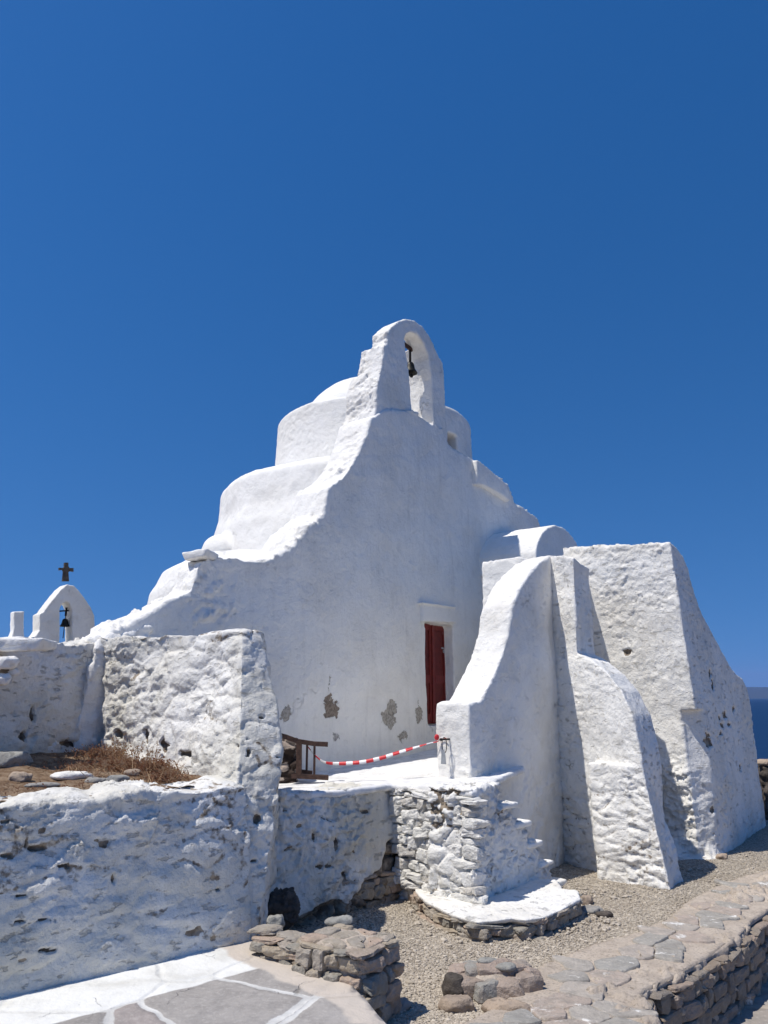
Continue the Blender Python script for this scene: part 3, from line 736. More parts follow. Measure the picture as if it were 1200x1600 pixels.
for k in (0, 1):
    a, b = (-.02, hw - .006) if k == 0 else (hw + .006, Wd)
    lf = lbox('door_leaf', a, b, .0, H, -.045, -.008, M['door2'], door)
    lbox('door_stile', a, a + .07, .0, H, -.006, .012, M['door'], lf); lbox('door_stile', b - .07, b, .0, H, -.006, .012, M['door'], lf)
    for z0, z1 in ((.0, .14), (.60, .72), (H - .11, H)):
        lbox('door_rail', a + .072, b - .072, z0, z1, -.006, .010, M['door'], lf)
lbox('cover_strip', hw - .025, hw + .02, .0, H, .014, .032, M['door'], door)
pk = Vector(fa(688.5, 1013, -.19)); 
hp = lbox('hasp', -.045, .03, -.012, .012, .0, .012, M['steel'], door, ori=pk + nv * .035)
pl = lbox('padlock', -.022, .022, -.075, -.025, .005, .03, M['steel'], door, ori=pk + nv * .04, bev=.008)
lt = [fa(x, y, .03) for x, y in [(661, 941), (712, 948), (713, 973), (662, 971)]]
plaster('lintel', [prism(lt, (-.8 * .2, .12, 0)), prism([fa(x, y, .055) for x, y in [(660, 940), (713, 947.5), (713, 950), (660, 943)]], (-.8 * .2, .12, 0))], M['clean'], church, .012, 1, rough(.006, .4, .003, .1, 0, seed=50, fine=.002))

# ================================================================== BELL in the gable
def bell_verts(c, s, n=24):
    prof = [(.02, .30), (.07, .29), (.10, .25), (.115, .18), (.13, .10), (.17, .03), (.19, 0), (.17, 0), (.11, .10), (.09, .2), (.02, .25)]
    V = []; Fc = []
    for r, z in prof:
        for i in range(n):
            a = 2 * math.pi * i / n; V.append((c[0] + s * r * math.cos(a), c[1] + s * r * math.sin(a), c[2] + s * z))
    m = len(prof)
    for k in range(m - 1):
        for i in range(n):
            j = (i + 1) % n; Fc.append((k * n + i, k * n + j, (k + 1) * n + j, (k + 1) * n + i))
    Fc.append(tuple(range(n))); Fc.append(tuple((m - 1) * n + i for i in range(n))[::-1])
    return V, Fc
def join(*parts):
    V = []; Fc = []
    for v, f in parts:
        n = len(V); V += list(v); Fc += [tuple(i + n for i in q) for q in f]
    return V, Fc
MID = -.3
ba, bb = Vector(fa(626, 550, MID)), Vector(fa(664, 562, MID))
bb = Vector(onpl(663, 562, (FP[0] + FA_N[0] * MID, FP[1] + FA_N[1] * MID), FA_D)); bb.z -= .0
ba = bb - dv * .62; ba.z = bb.z + .06
bl = Vector(fa(641, 583, MID)); bl = Vector((bl.x, bl.y, bl.z))
bell = empty('bell', tuple(bl), 'small dark bronze bell hung high in the arch of the tall gable', 'bell', 'hanging bells')
V, Fc = bell_verts(bl, .64); mesh_obj('bell_body', V, Fc, M['bronze'], bell)
V, Fc = tube(ba, bb, .035, .035, 8); mesh_obj('beam', V, Fc, M['wood'], bell)
V, Fc = join(tube(bl + Vector((0, 0, .2)), (bl.x, bl.y, bb.z + .03), .02), tube(bl + Vector((.0, 0, .2)), bl + Vector((.02, 0, -.06)), .012), ellipsoid(bl + Vector((.02, 0, -.05)), (.03, .03, .03)))
mesh_obj('clapper', V, Fc, M['iron'], bell)

# ================================================================== ENTRANCE TERRACE with stair
terr = empty('entrance_landing', (.3, 8.2, GZ), 'whitewashed stone landing with rubble front and small stair before the church door', 'stone landing')
A0 = (.11, 7.90); B0 = (.789, 7.14); SD = nrm2(.60, .80); SN = (SD[1], -SD[0])
ret = loft([[(-1.0, 6.6, GZ - .2), (A0[0] + .13, A0[1] + .02, GZ - .2), (A0[0] - .2, A0[1] + .8, GZ - .2), (-1.3, 7.3, GZ - .2)],
            [(-.93, 6.78, .3), (A0[0] + .04, A0[1] + .06, .3), (A0[0] - .2, A0[1] + .8, .3), (-1.3, 7.3, .3)],
            [(-.88, 6.95, .82), (A0[0] - .04, A0[1] + .08, .76), (A0[0] - .2, A0[1] + .8, .74), (-1.2, 7.4, .78)]])
def under(P, N):  # plaster fallen from the foot
    d, dirt = rough(.04, .7, mid=.012, mids=.16, crag=.035, pits=.03, seed=60)(P, N)
    s = (P[:, 0] + .8) * .6 + (P[:, 1] - 7) * .8
    hgt = GZ + .12 + .46 * sstep(.55, 1.5, s) + .14 * fbm(P, .45, 3, 61)
    m = sstep(.03, -.03, P[:, 2] - hgt)
    f1, f2, cid = worley(P / np.array((.2, .2, .13)), 63)
    d = d - m * (.055 + .07 * (1 - sstep(0, .3, f2 - f1)) - .05 * cid)
    return d, np.clip(dirt + m * 1.4, 0, 1)
plaster('retaining_wall', [ret], M['fore'], terr, .016, 2, holed(under, [(500, 1354, 6, 2.5), (515, 1353, 6, 2), (571, 1268, 6, 2.5), (540, 1372, 5, 9), (492, 1308, 3, 6), (528, 1320, 3, 10)], .04))
sp_ = [onpl(x, y, B0, SD) for x, y in [(739, 1232), (782, 1224), (784, 1250), (803, 1254), (806, 1281), (821, 1284), (824, 1312), (839, 1316), (842, 1342), (856, 1346), (862, 1370), (872, 1376)]]
sp_ = sp_ + [(sp_[-1][0], sp_[-1][1], GZ - .1), (B0[0], B0[1], GZ - .1)]
flank = prism(sp_, (-SN[0] * .5, -SN[1] * .5, 0))
lit = loft([[(A0[0] + .02, A0[1] + .06, GZ - .1), (B0[0] - .03, B0[1] - .04, GZ - .1), (.95, 7.5, GZ - .1), (.7, 8.4, GZ - .1)],
            [(A0[0] - .02, A0[1] + .06, .74), (B0[0] - .01, B0[1] + .0, .74), (.95, 7.5, .74), (.7, 8.4, .74)]])
def lw(P, N): return .3 + .7 * sstep(.0, .6, -N[:, 0] * .85 - N[:, 1] * .3)
def litd(P, N):
    d, dirt = rough(.02, .5, mid=.010, mids=.12, rub=.030, cell=(.24, .24, .13), joint=.25, pits=.02, seed=66, w=lw, crag=.04, ccell=(.16, .16, .09))(P, N)
    f1, f2, cid = worley((P + .04 * np.stack([fbm(P, .3, 2, 70 + k) for k in range(3)], 1)) / np.array((.2, .2, .11)), 69)
    top = lw(P, N) * sstep(.38, .62, P[:, 2] + .1 * fbm(P, .3, 2, 71)) * (f2 - f1 < .16)
    return d - top * .03, np.clip(dirt + top * .9, 0, 1)
plaster('stair_flank', [flank, lit], M['rubble'], terr, .016, 2, litd)
lA = (A0[0] - .0, A0[1] + .03); lB = (B0[0] - .01, B0[1] - .005)
stones_mesh('rubble_facing', courses([lA, lB], -.12, .72, (.08, .24), (.06, .12), .07, .022, 41), M['limed_stone'], terr, 7, .14)
stones_mesh('footing_stones', courses([(-.42, 7.42), (A0[0] - .02, A0[1] + .02)], GZ - .02, .0, (.12, .26), (.07, .12), .09, .03, 43), M['dry_stone'], terr, 8)
# landing floor
lp = [(-1.25, 7.2, .76), (-.86, 6.98, .80), (-.35, 7.5, .775), (A0[0] - .03, A0[1] + .0, .785), (.42, 7.62, .795), (B0[0] - .02, B0[1] - .02, .805), (.97, 7.40, .81), (1.12, 7.9, .84), (1.5, 8.6, .88), (1.9, 12.3, .93), (1.0, 12.4, .90), (-.95, 9.9, .72), (-1.9, 8.6, .70)]
fl = loft([[(p[0], p[1], p[2] - .06) for p in lp], lp])
plaster('landing_floor', [fl], M['landing'], terr, .018, 3, rough(.022, .7, .01, .2, 0, seed=73))
for k, (x, y) in enumerate([(806, 1252), (826, 1281), (844, 1312), (861, 1342), (882, 1372)]):
    c_ = Vector(onpl(x, y, B0, SD)); u_ = Vector(SD + (0,)); n_ = Vector(SN + (0,))
    q = [c_ - u_ * .28 + n_ * .03, c_ + n_ * .035, c_ - n_ * .48 + u_ * .02, c_ - u_ * .28 - n_ * .48]
    hh = .05 if k < 4 else .12
    s_ = loft([[tuple(p - Vector((0, 0, hh))) for p in q], [tuple(p) for p in q]])
    plaster('step', [s_], M['clean'], terr, .013, 3, rough(.012, .25, .005, .08, 0, seed=80 + k))
SZ = -.10
sl = [(640, 1372), (648, 1392), (665, 1408), (690, 1421), (715, 1432), (745, 1440), (775, 1438), (800, 1434), (822, 1437), (850, 1433), (880, 1420), (908, 1404), (905, 1392), (880, 1388), (868, 1372), (760, 1370)]
sp3 = [onz(x, y, SZ) for x, y in sl]
cx_, cy_ = 1.0, 7.2
slab = loft([[(cx_ + (p[0] - cx_) * .97, cy_ + (p[1] - cy_) * .97 + .01, SZ - .04) for p in sp3], sp3])
plaster('plinth_slab', [slab], M['rubble'], terr, .012, 2, rough(.012, .3, .007, .1, 0, seed=90))
core = loft([[(cx_ + (p[0] - cx_) * .93, cy_ + (p[1] - cy_) * .90 + .03, GZ - .1) for p in sp3], [(cx_ + (p[0] - cx_) * .93, cy_ + (p[1] - cy_) * .92 + .02, SZ - .05) for p in sp3]])
stones_mesh('plinth_stones', courses([(cx_ + (p[0] - cx_) * .95, cy_ + (p[1] - cy_) * .93 + .02) for p in sp3[:14]], GZ - .03, SZ - .03, (.09, .22), (.05, .08), .07, .02, 31), M['dry_stone'], terr, 6)
plaster('plinth_core', [core], M['stone'], terr, .016, 2, rough(.02, .3, .01, .1, .07, (.16, .16, .09), .3, 0, 92))

# ================================================================== FOREGROUND WALL
wallr = empty('whitewashed_wall', (-.87, 5.75, 0), 'thick rough whitewashed rubble wall with tall pier in the left foreground', 'wall')
def wl(px, py): return onpl(px, py, K0, WDIR)
lowp = [wl(x, y) for x, y in [(-260, 1290), (-120, 1268), (0, 1258), (60, 1256), (120, 1252), (170, 1250), (210, 1238), (250, 1232), (300, 1236), (340, 1232), (372, 1226), (405, 1226)]]
zt = [p[2] for p in lowp]
lw_ = loft([[(p[0], p[1], -.3) for p in lowp] + [(p[0] - WN[0] * .55, p[1] - WN[1] * .55, -.3) for p in lowp[::-1]],
            [(p[0] - WN[0] * .07, p[1] - WN[1] * .07, .5) for p in lowp] + [(p[0] - WN[0] * .5, p[1] - WN[1] * .5, .5) for p in lowp[::-1]],
            [(p[0] - WN[0] * .13, p[1] - WN[1] * .13, p[2] - .015) for p in lowp] + [(p[0] - WN[0] * .46, p[1] - WN[1] * .46, p[2] + .03) for p in lowp[::-1]]])
foot_ = loft([[(p[0] + WN[0] * .03, p[1] + WN[1] * .03, -.3) for p in (lowp[0], lowp[-1])] + [(p[0] - WN[0] * .3, p[1] - WN[1] * .3, -.3) for p in (lowp[-1], lowp[0])],
              [(p[0] - WN[0] * .04, p[1] - WN[1] * .04, .22) for p in (lowp[0], lowp[-1])] + [(p[0] - WN[0] * .3, p[1] - WN[1] * .3, .22) for p in (lowp[-1], lowp[0])]])
I_ = (-2.52, 7.25)
def P3(px, py, Y): return onY(px, py, Y)
T1 = P3(378, 986, 6.35); T2 = P3(406, 986, 6.62); TI = P3(150, 994, 7.25); TM = P3(290, 990, 6.72); TK = P3(240, 992, 6.9)
pier = loft([[(-1.12, 5.52, -.3), (-.86, 5.74, -.3), (-.92, 6.9, -.3), (-1.6, 7.6, -.3), (-2.7, 7.9, -.3), (-2.62, 7.1, -.3), (-1.75, 6.3, -.3)],
             [(-1.09, 5.66, .5), (-.80, 5.88, .5), (-.90, 6.9, .5), (-1.6, 7.6, .5), (-2.7, 7.9, .5), (-2.6, 7.12, .5), (-1.72, 6.35, .5)],
             [(-1.06, 5.86, 1.05), (-.765, 6.05, 1.05), (-.92, 6.9, 1.05), (-1.6, 7.5, 1.05), (-2.7, 7.9, 1.05), (-2.55, 7.2, 1.05), (-1.70, 6.52, 1.05)],
             [(-1.11, 6.1, 1.6), (-.86, 6.32, 1.6), (-.98, 6.95, 1.6), (-1.6, 7.4, 1.6), (-2.7, 7.9, 1.6), (-2.55, 7.22, 1.6), (-1.70, 6.62, 1.6)],
             [T1, T2, (T2[0] - .0, 6.95, T2[2]), (-1.6, 7.35, TM[2]), (-2.6, 7.85, TI[2]), TI, TM]])
def wf(P, N):
    return 1.0
def wf2(P, N):
    litf = sstep(-.1, .5, -N[:, 0] * .8 - N[:, 1] * .2); return .75 + .35 * litf * sstep(.9, 1.2, P[:, 2])
plaster('pier', [pier], M['fore'], wallr, .013, 2, holed(rough(.05, .55, mid=.010, mids=.14, rub=.018, cell=(.28, .28, .2), joint=.45, pits=.035, seed=100, crag=.025, ccell=(.24, .24, .17), cw=wf2), [(184, 1147, 6, 7), (258, 1165, 6, 9), (292, 1178, 11, 4), (229, 1150, 3, 14), (402, 1281, 6, 8), (390, 1175, 2, 5), (401, 1345, 5, 2)], .05))
def lowd(P, N):
    d, dirt = rough(.04, .5, mid=.008, mids=.17, rub=.014, cell=(.36, .36, .17), joint=.45, pits=.012, seed=106, crag=.014, ccell=(.30, .30, .13), cw=lambda P, N: .5 + .9 * sstep(.45, .9, P[:, 2]))(P, N)
    rid = np.maximum(0, facets(P + .05 * fbm(P, .2, 3, 108)[:, None], (.4, .4, .22), 109)) * .055 * sstep(.5, .85, P[:, 2])
    return d + rid * (N[:, 2] < .8), dirt
plaster('low_wall', [lw_, foot_], M['fore'], wallr, .013, 2, holed(lowd, [(58, 1326, 16, 3.5), (13, 1338, 10, 2), (5, 1284, 9, 2.5), (100, 1353, 14, 1.8), (30, 1440, 10, 2.5), (70, 1437, 18, 1.8), (70, 1485, 20, 2), (178, 1372, 4, 8), (340, 1390, 8, 1.6), (43, 1318, 1.5, 9), (30, 1400, 14, 1.6)], .03, .9))
L0 = onz(-150, 1215, 1.08)
bwp = [(-4.6, 4.9), (-3.35, 6.15), (-2.52, 7.45), (-2.9, 7.9), (-3.8, 6.6), (-5.0, 5.2)]
tz = [2.0, P3(0, 1012, 6.3)[2], P3(150, 1000, 7.3)[2]]
bw = loft([[(p[0], p[1], .4) for p in bwp], [(bwp[0][0] - .05, bwp[0][1] + .05, tz[0]), (bwp[1][0] - .05, bwp[1][1] + .04, tz[1]), (bwp[2][0] - .03, bwp[2][1], tz[2]), (bwp[3][0], bwp[3][1], tz[2]), (bwp[4][0], bwp[4][1], tz[1]), (bwp[5][0], bwp[5][1], tz[0])]])
plaster('rear_wall', [bw], M['fore'], wallr, .017, 2, holed(rough(.035, .6, mid=.012, mids=.2, crag=.05, ccell=(.3, .3, .15), pits=.07, seed=112, cw=lambda P, N: .35 + .65 * sstep(.5, .8, N[:, 2]), pitcell=.16), [(50, 1118, 4, 12), (36, 1150, 7, 6), (109, 1161, 13, 6), (84, 1170, 14, 2.5), (10, 1050, 9, 12)], .07))

# planter bed ------------------------------------------------------------
BZ = 1.04
bed = [(-4.6, 4.75), (-2.1, 4.95), (-1.2, 5.85), (-1.2, 6.3), (-2.3, 7.4), (-2.9, 7.6), (-4.7, 5.6)]
gx = np.arange(-4.7, -1.0, .03); gy = np.arange(4.3, 7.7, .03)
X, Y = np.meshgrid(gx, gy, indexing='ij'); PP = np.stack([X.ravel(), Y.ravel(), np.zeros(X.size)], 1)
kk = (PP[:, 0] - K0[0]) * WN[0] + (PP[:, 1] - K0[1]) * WN[1]
PP[:, 2] = 1.0 + .075 * np.clip(-kk - .4, 0, 3) + .035 * fbm(PP, .4, 3, 5) + .015 * fbm(PP, .08, 2, 6)
nx, ny = X.shape; idx = np.arange(nx * ny).reshape(nx, ny)
Q = np.stack([idx[:-1, :-1], idx[1:, :-1], idx[1:, 1:], idx[:-1, 1:]], -1).reshape(-1, 4)
cc = PP[Q].mean(1); kq = (cc[:, 0] - K0[0]) * WN[0] + (cc[:, 1] - K0[1]) * WN[1]
Q = Q[(kq < -.3)]
mesh_obj('soil_bed', PP, Q, M['soil']); info(bpy.data.objects['soil_bed'], kind='structure')
def bed_z(x, y):
    k = (x - K0[0]) * WN[0] + (y - K0[1]) * WN[1]; return 1.0 + .075 * max(0, -k - .4)
V = []; Fc = []; tone = []
patches_ = [(onz(x, y, BZ), r, n_, h_) for x, y, r, n_, h_ in [(60, 1245, .35, 260, .07), (20, 1238, .3, 200, .08), (110, 1240, .28, 200, .07), (160, 1232, .25, 160, .06), (190, 1205, .25, 300, .15), (165, 1195, .16, 160, .15), (215, 1190, .12, 170, .26),
      (235, 1205, .15, 180, .16), (260, 1212, .14, 120, .10), (120, 1205, .25, 90, .06), (280, 1215, .12, 70, .07), (-60, 1245, .4, 160, .08)]]
for (c_, r, n_, h_) in patches_:
    for _ in range(int(n_ * 3.0)):
        a = random.random() * 6.283; rr = r * abs(random.gauss(0, .75)); x = c_[0] + rr * math.cos(a) * 1.3; y = c_[1] + rr * math.sin(a)
        if (x - K0[0]) * WN[0] + (y - K0[1]) * WN[1] > -.5: continue
        z = bed_z(x, y) - .01; hh = h_ * random.uniform(.15, 1.0) ** 1.3 * .45; th = random.random() * 6.283; b_ = random.uniform(.3, 2.2) * hh
        p0 = Vector((x, y, z)); p1 = p0 + Vector((math.cos(th) * b_ * .4, math.sin(th) * b_ * .4, hh * .6)); p2 = p0 + Vector((math.cos(th) * b_ * 1.2, math.sin(th) * b_ * 1.2, hh))
        w_ = random.uniform(.0015, .004); sd = Vector((-math.sin(th), math.cos(th), 0)) * w_; up = Vector((math.cos(th), math.sin(th), 0)) * w_
        n0 = len(V); tt = min(1, max(0, random.gauss(.35, .28)))
        for p, s_ in ((p0, 1), (p1, .9), (p2, .35)):
            V += [tuple(p + sd * s_), tuple(p - sd * .5 * s_ + up * s_), tuple(p - sd * .5 * s_ - up * s_)]
            tone += [tt] * 3
        for k in (0, 3):
            for i in range(3):
                j = (i + 1) % 3; Fc.append((n0 + k + i, n0 + k + j, n0 + k + 3 + j, n0 + k + 3 + i))
        if random.random() < .6:  # seed head / dry leaf clump
            for q in range(3):
                cpt = p2 + Vector((random.gauss(0, .012), random.gauss(0, .012), random.gauss(0, .012))); n1 = len(V); s2 = random.uniform(.004, .010)
                V += [tuple(cpt + Vector((s2, 0, 0))), tuple(cpt + Vector((-s2 * .5, s2, .3 * s2))), tuple(cpt + Vector((-s2 * .5, -s2, s2))), tuple(cpt + Vector((0, 0, 1.6 * s2)))]
                tone += [tt * .8] * 4; Fc += [(n1, n1 + 1, n1 + 3), (n1 + 1, n1 + 2, n1 + 3), (n1 + 2, n1, n1 + 3), (n1, n1 + 2, n1 + 1)]
for (sx, sy, hh) in [(224, 1172, .30), (218, 1182, .22), (181, 1176, .22), (178, 1182, .18), (238, 1186, .20), (150, 1196, .14), (205, 1190, .2), (110, 1212, .12), (250, 1196, .10)]:
    q = onz(sx, sy + 20, BZ)
    for _ in range(9):
        x, y = q[0] + random.gauss(0, .05), q[1] + random.gauss(0, .05)
        if (x - K0[0]) * WN[0] + (y - K0[1]) * WN[1] > -.5: continue
        a = Vector((x, y, bed_z(x, y))); b = a + Vector((random.gauss(0, .05), random.gauss(0, .05), hh * random.uniform(.4, 1)))
        tv, tf = tube(a, b, .0028, .0012, 4); n0 = len(V); V += tv; Fc += [tuple(i + n0 for i in f) for f in tf]; tone += [random.uniform(.3, 1)] * len(tv)
        for q2 in range(5):
            cpt = b + Vector((random.gauss(0, .01), random.gauss(0, .01), random.uniform(-.05, .01))); n1 = len(V); s2 = random.uniform(.004, .009)
            V += [tuple(cpt + Vector((s2, 0, 0))), tuple(cpt + Vector((-s2 * .5, s2, 0))), tuple(cpt + Vector((-s2 * .5, -s2, 0))), tuple(cpt + Vector((0, 0, 2 * s2)))]; tone += [.5] * 4
            Fc += [(n1, n1 + 1, n1 + 3), (n1 + 1, n1 + 2, n1 + 3), (n1 + 2, n1, n1 + 3), (n1, n1 + 2, n1 + 1)]
g = mesh_obj('dry_grass', V, Fc, M['dry'], attrs={'tone': tone}, smooth=False)
info(g, 'dry brown weeds and straw growing in the soil bed behind the low wall', 'dry grass', kind='stuff')

# rocks --------------------------------------------------------------------
def rock(name, c, r, mat, label, cat='rock', group=None, seed=0, rot=0., flatten=None, vox=.012, rub=0.):
    rr = random.Random(seed); parts = []
    L = []
    n = rr.choice((5, 6, 7)); ph = rr.random() * 6
    for z, s in ((-.8, .75), (-.35, 1.0), (.4, .98), (.9, .72)):
        ring = []
        for i in range(n):
            a = ph + 2 * math.pi * (i + rr.uniform(-.25, .25)) / n; k = s * rr.uniform(.82, 1.12)
            x, y = r[0] * k * math.cos(a), r[1] * k * math.sin(a)
            ring.append((c[0] + x * math.cos(rot) - y * math.sin(rot), c[1] + x * math.sin(rot) + y * math.cos(rot), c[2] + r[2] * z + rr.uniform(-.1, .1) * r[2]))
        L.append(ring)
    o = plaster(name, [loft(L)], mat, None, vox, 1, rough(.10 * min(r), max(r), .05 * min(r), max(r) * .3, rub, (.1, .1, .06), .3, 0, seed + 200, fine=.002, crag=.22 * min(r), ccell=(max(r) * .8, max(r) * .8, max(r) * .5)), origin=(c[0], c[1], c[2] - r[2]))
    return info(o, label, cat, group)
def bedrock(px, py, r, mat, label, seed, rot=0.):
    p = onz(px, py, BZ); return rock('rock', (p[0], p[1], bed_z(p[0], p[1]) + r[2] * .55), r, mat, label, 'rock', 'rocks lying in the soil bed', seed, rot)
M['rock_white'] = whitewash('limed_rock', grime=.4, specks=.6)
bedrock(14, 1208, (.17, .12, .07), M['rock_grey'], 'large pale grey rock at the far left of the soil bed', 1, .4)
bedrock(30, 1222, (.085, .07, .045), M['rock_warm'], 'small brown rounded rock in front of the large pale rock', 2)
bedrock(40, 1192, (.09, .07, .06), M['rock_white'], 'small whitewashed boulder at the foot of the rear wall', 3, .2)
bedrock(68, 1194, (.16, .12, .08), M['rock_white'], 'bigger whitewashed lump against the rear wall beside the small boulder', 4, .5)
bedrock(66, 1225, (.13, .06, .018), M['slate'], 'thin flat pale slab lying in the dry grass', 5, .3)
bedrock(112, 1216, (.16, .08, .03), M['rock_white'], 'flat white limed stone in the middle of the soil bed', 6, .2)
bedrock(150, 1219, (.09, .05, .025), M['slate'], 'low grey stone next to the flat white limed stone', 7, .1)
bedrock(184, 1218, (.10, .06, .035), M['rock_grey'], 'grey green angular stone near the lip of the low wall', 8, .4)
bedrock(206, 1211, (.08, .05, .03), M['rock_warm'], 'beige stone close under the big rough pier face', 9, .2)
# capstones on rear wall's left end
cpx = P3(22, 1012, 6.25)
plaster('capstone', [loft([[(cpx[0] - .62, cpx[1] - .42, cpx[2] - .05), (cpx[0] + .22, cpx[1] - .1, cpx[2] - .03), (cpx[0] + .2, cpx[1] + .35, cpx[2]), (cpx[0] - .7, cpx[1] + .1, cpx[2] - .02)],
     [(cpx[0] - .60, cpx[1] - .40, cpx[2] + .05), (cpx[0] + .26, cpx[1] - .08, cpx[2] + .07), (cpx[0] + .2, cpx[1] + .35, cpx[2] + .07), (cpx[0] - .7, cpx[1] + .1, cpx[2] + .05)]])], M['rock_white'], None, .014, 2,
     rough(.015, .3, .01, .1, 0, seed=140), origin=cpx)
info(bpy.data.objects['capstone'], 'flat whitewashed capstone laid on the left end of the rear wall', 'capstone')
for k, (x, y, r) in enumerate([(8, 1036, (.10, .09, .055)), (22, 1050, (.045, .04, .035)), (2, 1062, (.08, .07, .05))]):
    p = P3(x, y, 6.05 if k != 1 else 6.12)
    rock('rock', p, r, M['rock_white'], ['upper loose white stone in the broken end of the rear wall', 'small round white stone in the broken wall beneath the capstone', 'lowest loose white stone in the broken end of the rear wall'][k], 'rock', 'loose stones in the broken wall end', 20 + k)

# rubble block at the pavement edge ------------------------------------------
blk = empty('rubble_block', tuple(onz(560, 1575, GZ)), 'square cut-off stub of brown rubble masonry at the pavement edge', 'masonry stub')
TZ = .19
bt = [onz(462, 1462, TZ), onz(572, 1482, TZ), onz(618, 1460, TZ), onz(530, 1440, TZ)]
bb_ = [(bt[0][0], bt[0][1], GZ - .1), (bt[1][0] - .01, bt[1][1] - .03, GZ - .1), (bt[2][0] - .02, bt[2][1] - .02, GZ - .1), (bt[3][0], bt[3][1], GZ - .1)]
def blkd(P, N):
    d, dirt = rough(.02, .3, .004, .08, .022, (.15, .15, .095), .28, 0, 150, lambda P, N: 1 - .75 * sstep(.5, .9, N[:, 2]), warp=.5, crag=.055, ccell=(.17, .17, .1), cw=lambda P, N: 1 - .75 * sstep(.5, .9, N[:, 2]))(P, N); return d, dirt
ins = lambda L, z: [(bt[4 - 4][0] * 0 + sum(q[0] for q in bt) / 4 + (p[0] - sum(q[0] for q in bt) / 4) * .955, sum(q[1] for q in bt) / 4 + (p[1] - sum(q[1] for q in bt) / 4) * .955, z) for p in L]
plaster('mortar_core', [loft([ins(bt, GZ - .1), ins(bt, TZ - .015)])], M['mortar'], blk, .012, 2, rough(.015, .3, mid=.004, mids=.08, seed=150, crag=.02, ccell=(.1, .1, .07)))
sq = courses([(p[0], p[1]) for p in (bt[0], bt[1], (bt[2][0], bt[2][1]), bt[3])], GZ - .04, TZ - .02, (.09, .22), (.055, .10), .075, .016, 21)
stones_mesh('masonry_stones', sq, M['dry_stone'], blk, 4)
tpb = [(p[0], p[1]) for p in bt]; cp2 = []
while len(cp2) < 9:
    a_, b_ = random.random(), random.random(); x = (1 - a_) * ((1 - b_) * tpb[0][0] + b_ * tpb[3][0]) + a_ * ((1 - b_) * tpb[1][0] + b_ * tpb[2][0]); y = (1 - a_) * ((1 - b_) * tpb[0][1] + b_ * tpb[3][1]) + a_ * ((1 - b_) * tpb[1][1] + b_ * tpb[2][1])
    if all(math.hypot(x - p, y - q) > .12 for p, q in cp2): cp2.append((x, y))
cand2 = np.array(cp2 + [(x + dx, y + dy) for x, y in cp2 for dx, dy in ((.42, .1), (-.42, -.1), (.1, .42), (-.1, -.42)) if min(math.hypot(x + dx - p, y + dy - q) for p, q in cp2) > .3])
pb = cells2d(None, cand2, .35)[:9]
def clip_convex(poly, conv):
    area = sum(conv[i][0] * conv[(i + 1) % 4][1] - conv[(i + 1) % 4][0] * conv[i][1] for i in range(4)); sgn = 1 if area > 0 else -1
    for i in range(4):
        a, b = conv[i], conv[(i + 1) % 4]; out = []
        f = lambda p: sgn * ((b[0] - a[0]) * (p[1] - a[1]) - (b[1] - a[1]) * (p[0] - a[0]))
        for k in range(len(poly)):
            A_, B_ = poly[k], poly[(k + 1) % len(poly)]; da, db = f(A_), f(B_)
            if da >= 0: out.append(A_)
            if da * db < 0: t_ = da / (da - db); out.append((A_[0] + t_ * (B_[0] - A_[0]), A_[1] + t_ * (B_[1] - A_[1])))
        poly = out
        if len(poly) < 3: return []
    return poly
pb = [q for q in (clip_convex(p, tpb) for p in pb) if len(q) >= 3]
slabs_mesh('top_slab', pb, lambda V: TZ - .012 + 0 * V[:, 0], M['dry_stone'], blk, .008, .010, 8)
ft = [onz(404, 1474, .07), onz(470, 1490, .07), onz(480, 1464, .12), onz(412, 1456, .1)]
stones_mesh('low_course', courses([ft[0][:2], ft[1][:2]], -.06, .08, (.10, .2), (.05, .09), .07, .02, 23) + courses([(ft[0][0], ft[0][1] + .09), (ft[1][0] + .05, ft[1][1] + .09)], -.06, .10, (.12, .2), (.06, .09), .07, .02, 24), M['dry_stone'], blk, 5)
def rk(px, py, z, r, mat, label, seed, rot=0, cat='rock', group=None, vox=.012, dz=.5):
    p = onz(px, py, z); return rock('rock', (p[0], p[1], z + r[2] * dz), r, mat, label, cat, group, seed, rot, vox=vox)
rk(430, 1448, .08, (.075, .06, .05), M['rock_grey'], 'grey angular stone lying at the corner of the foreground wall', 31)
rk(530, 1443, .17, (.11, .06, .03), M['rock_grey'], 'flat grey stone lying on top of the rubble stub', 32, .2)
rk(600, 1580, GZ, (.20, .12, .035), M['slate'], 'broken grey slab on the gravel below the rubble stub', 33, .5)
rk(438, 1440, -.1, (.16, .14, .16), M['rock_dark'], 'dark boulder in the shadow at the foot of the landing wall', 34, .3)
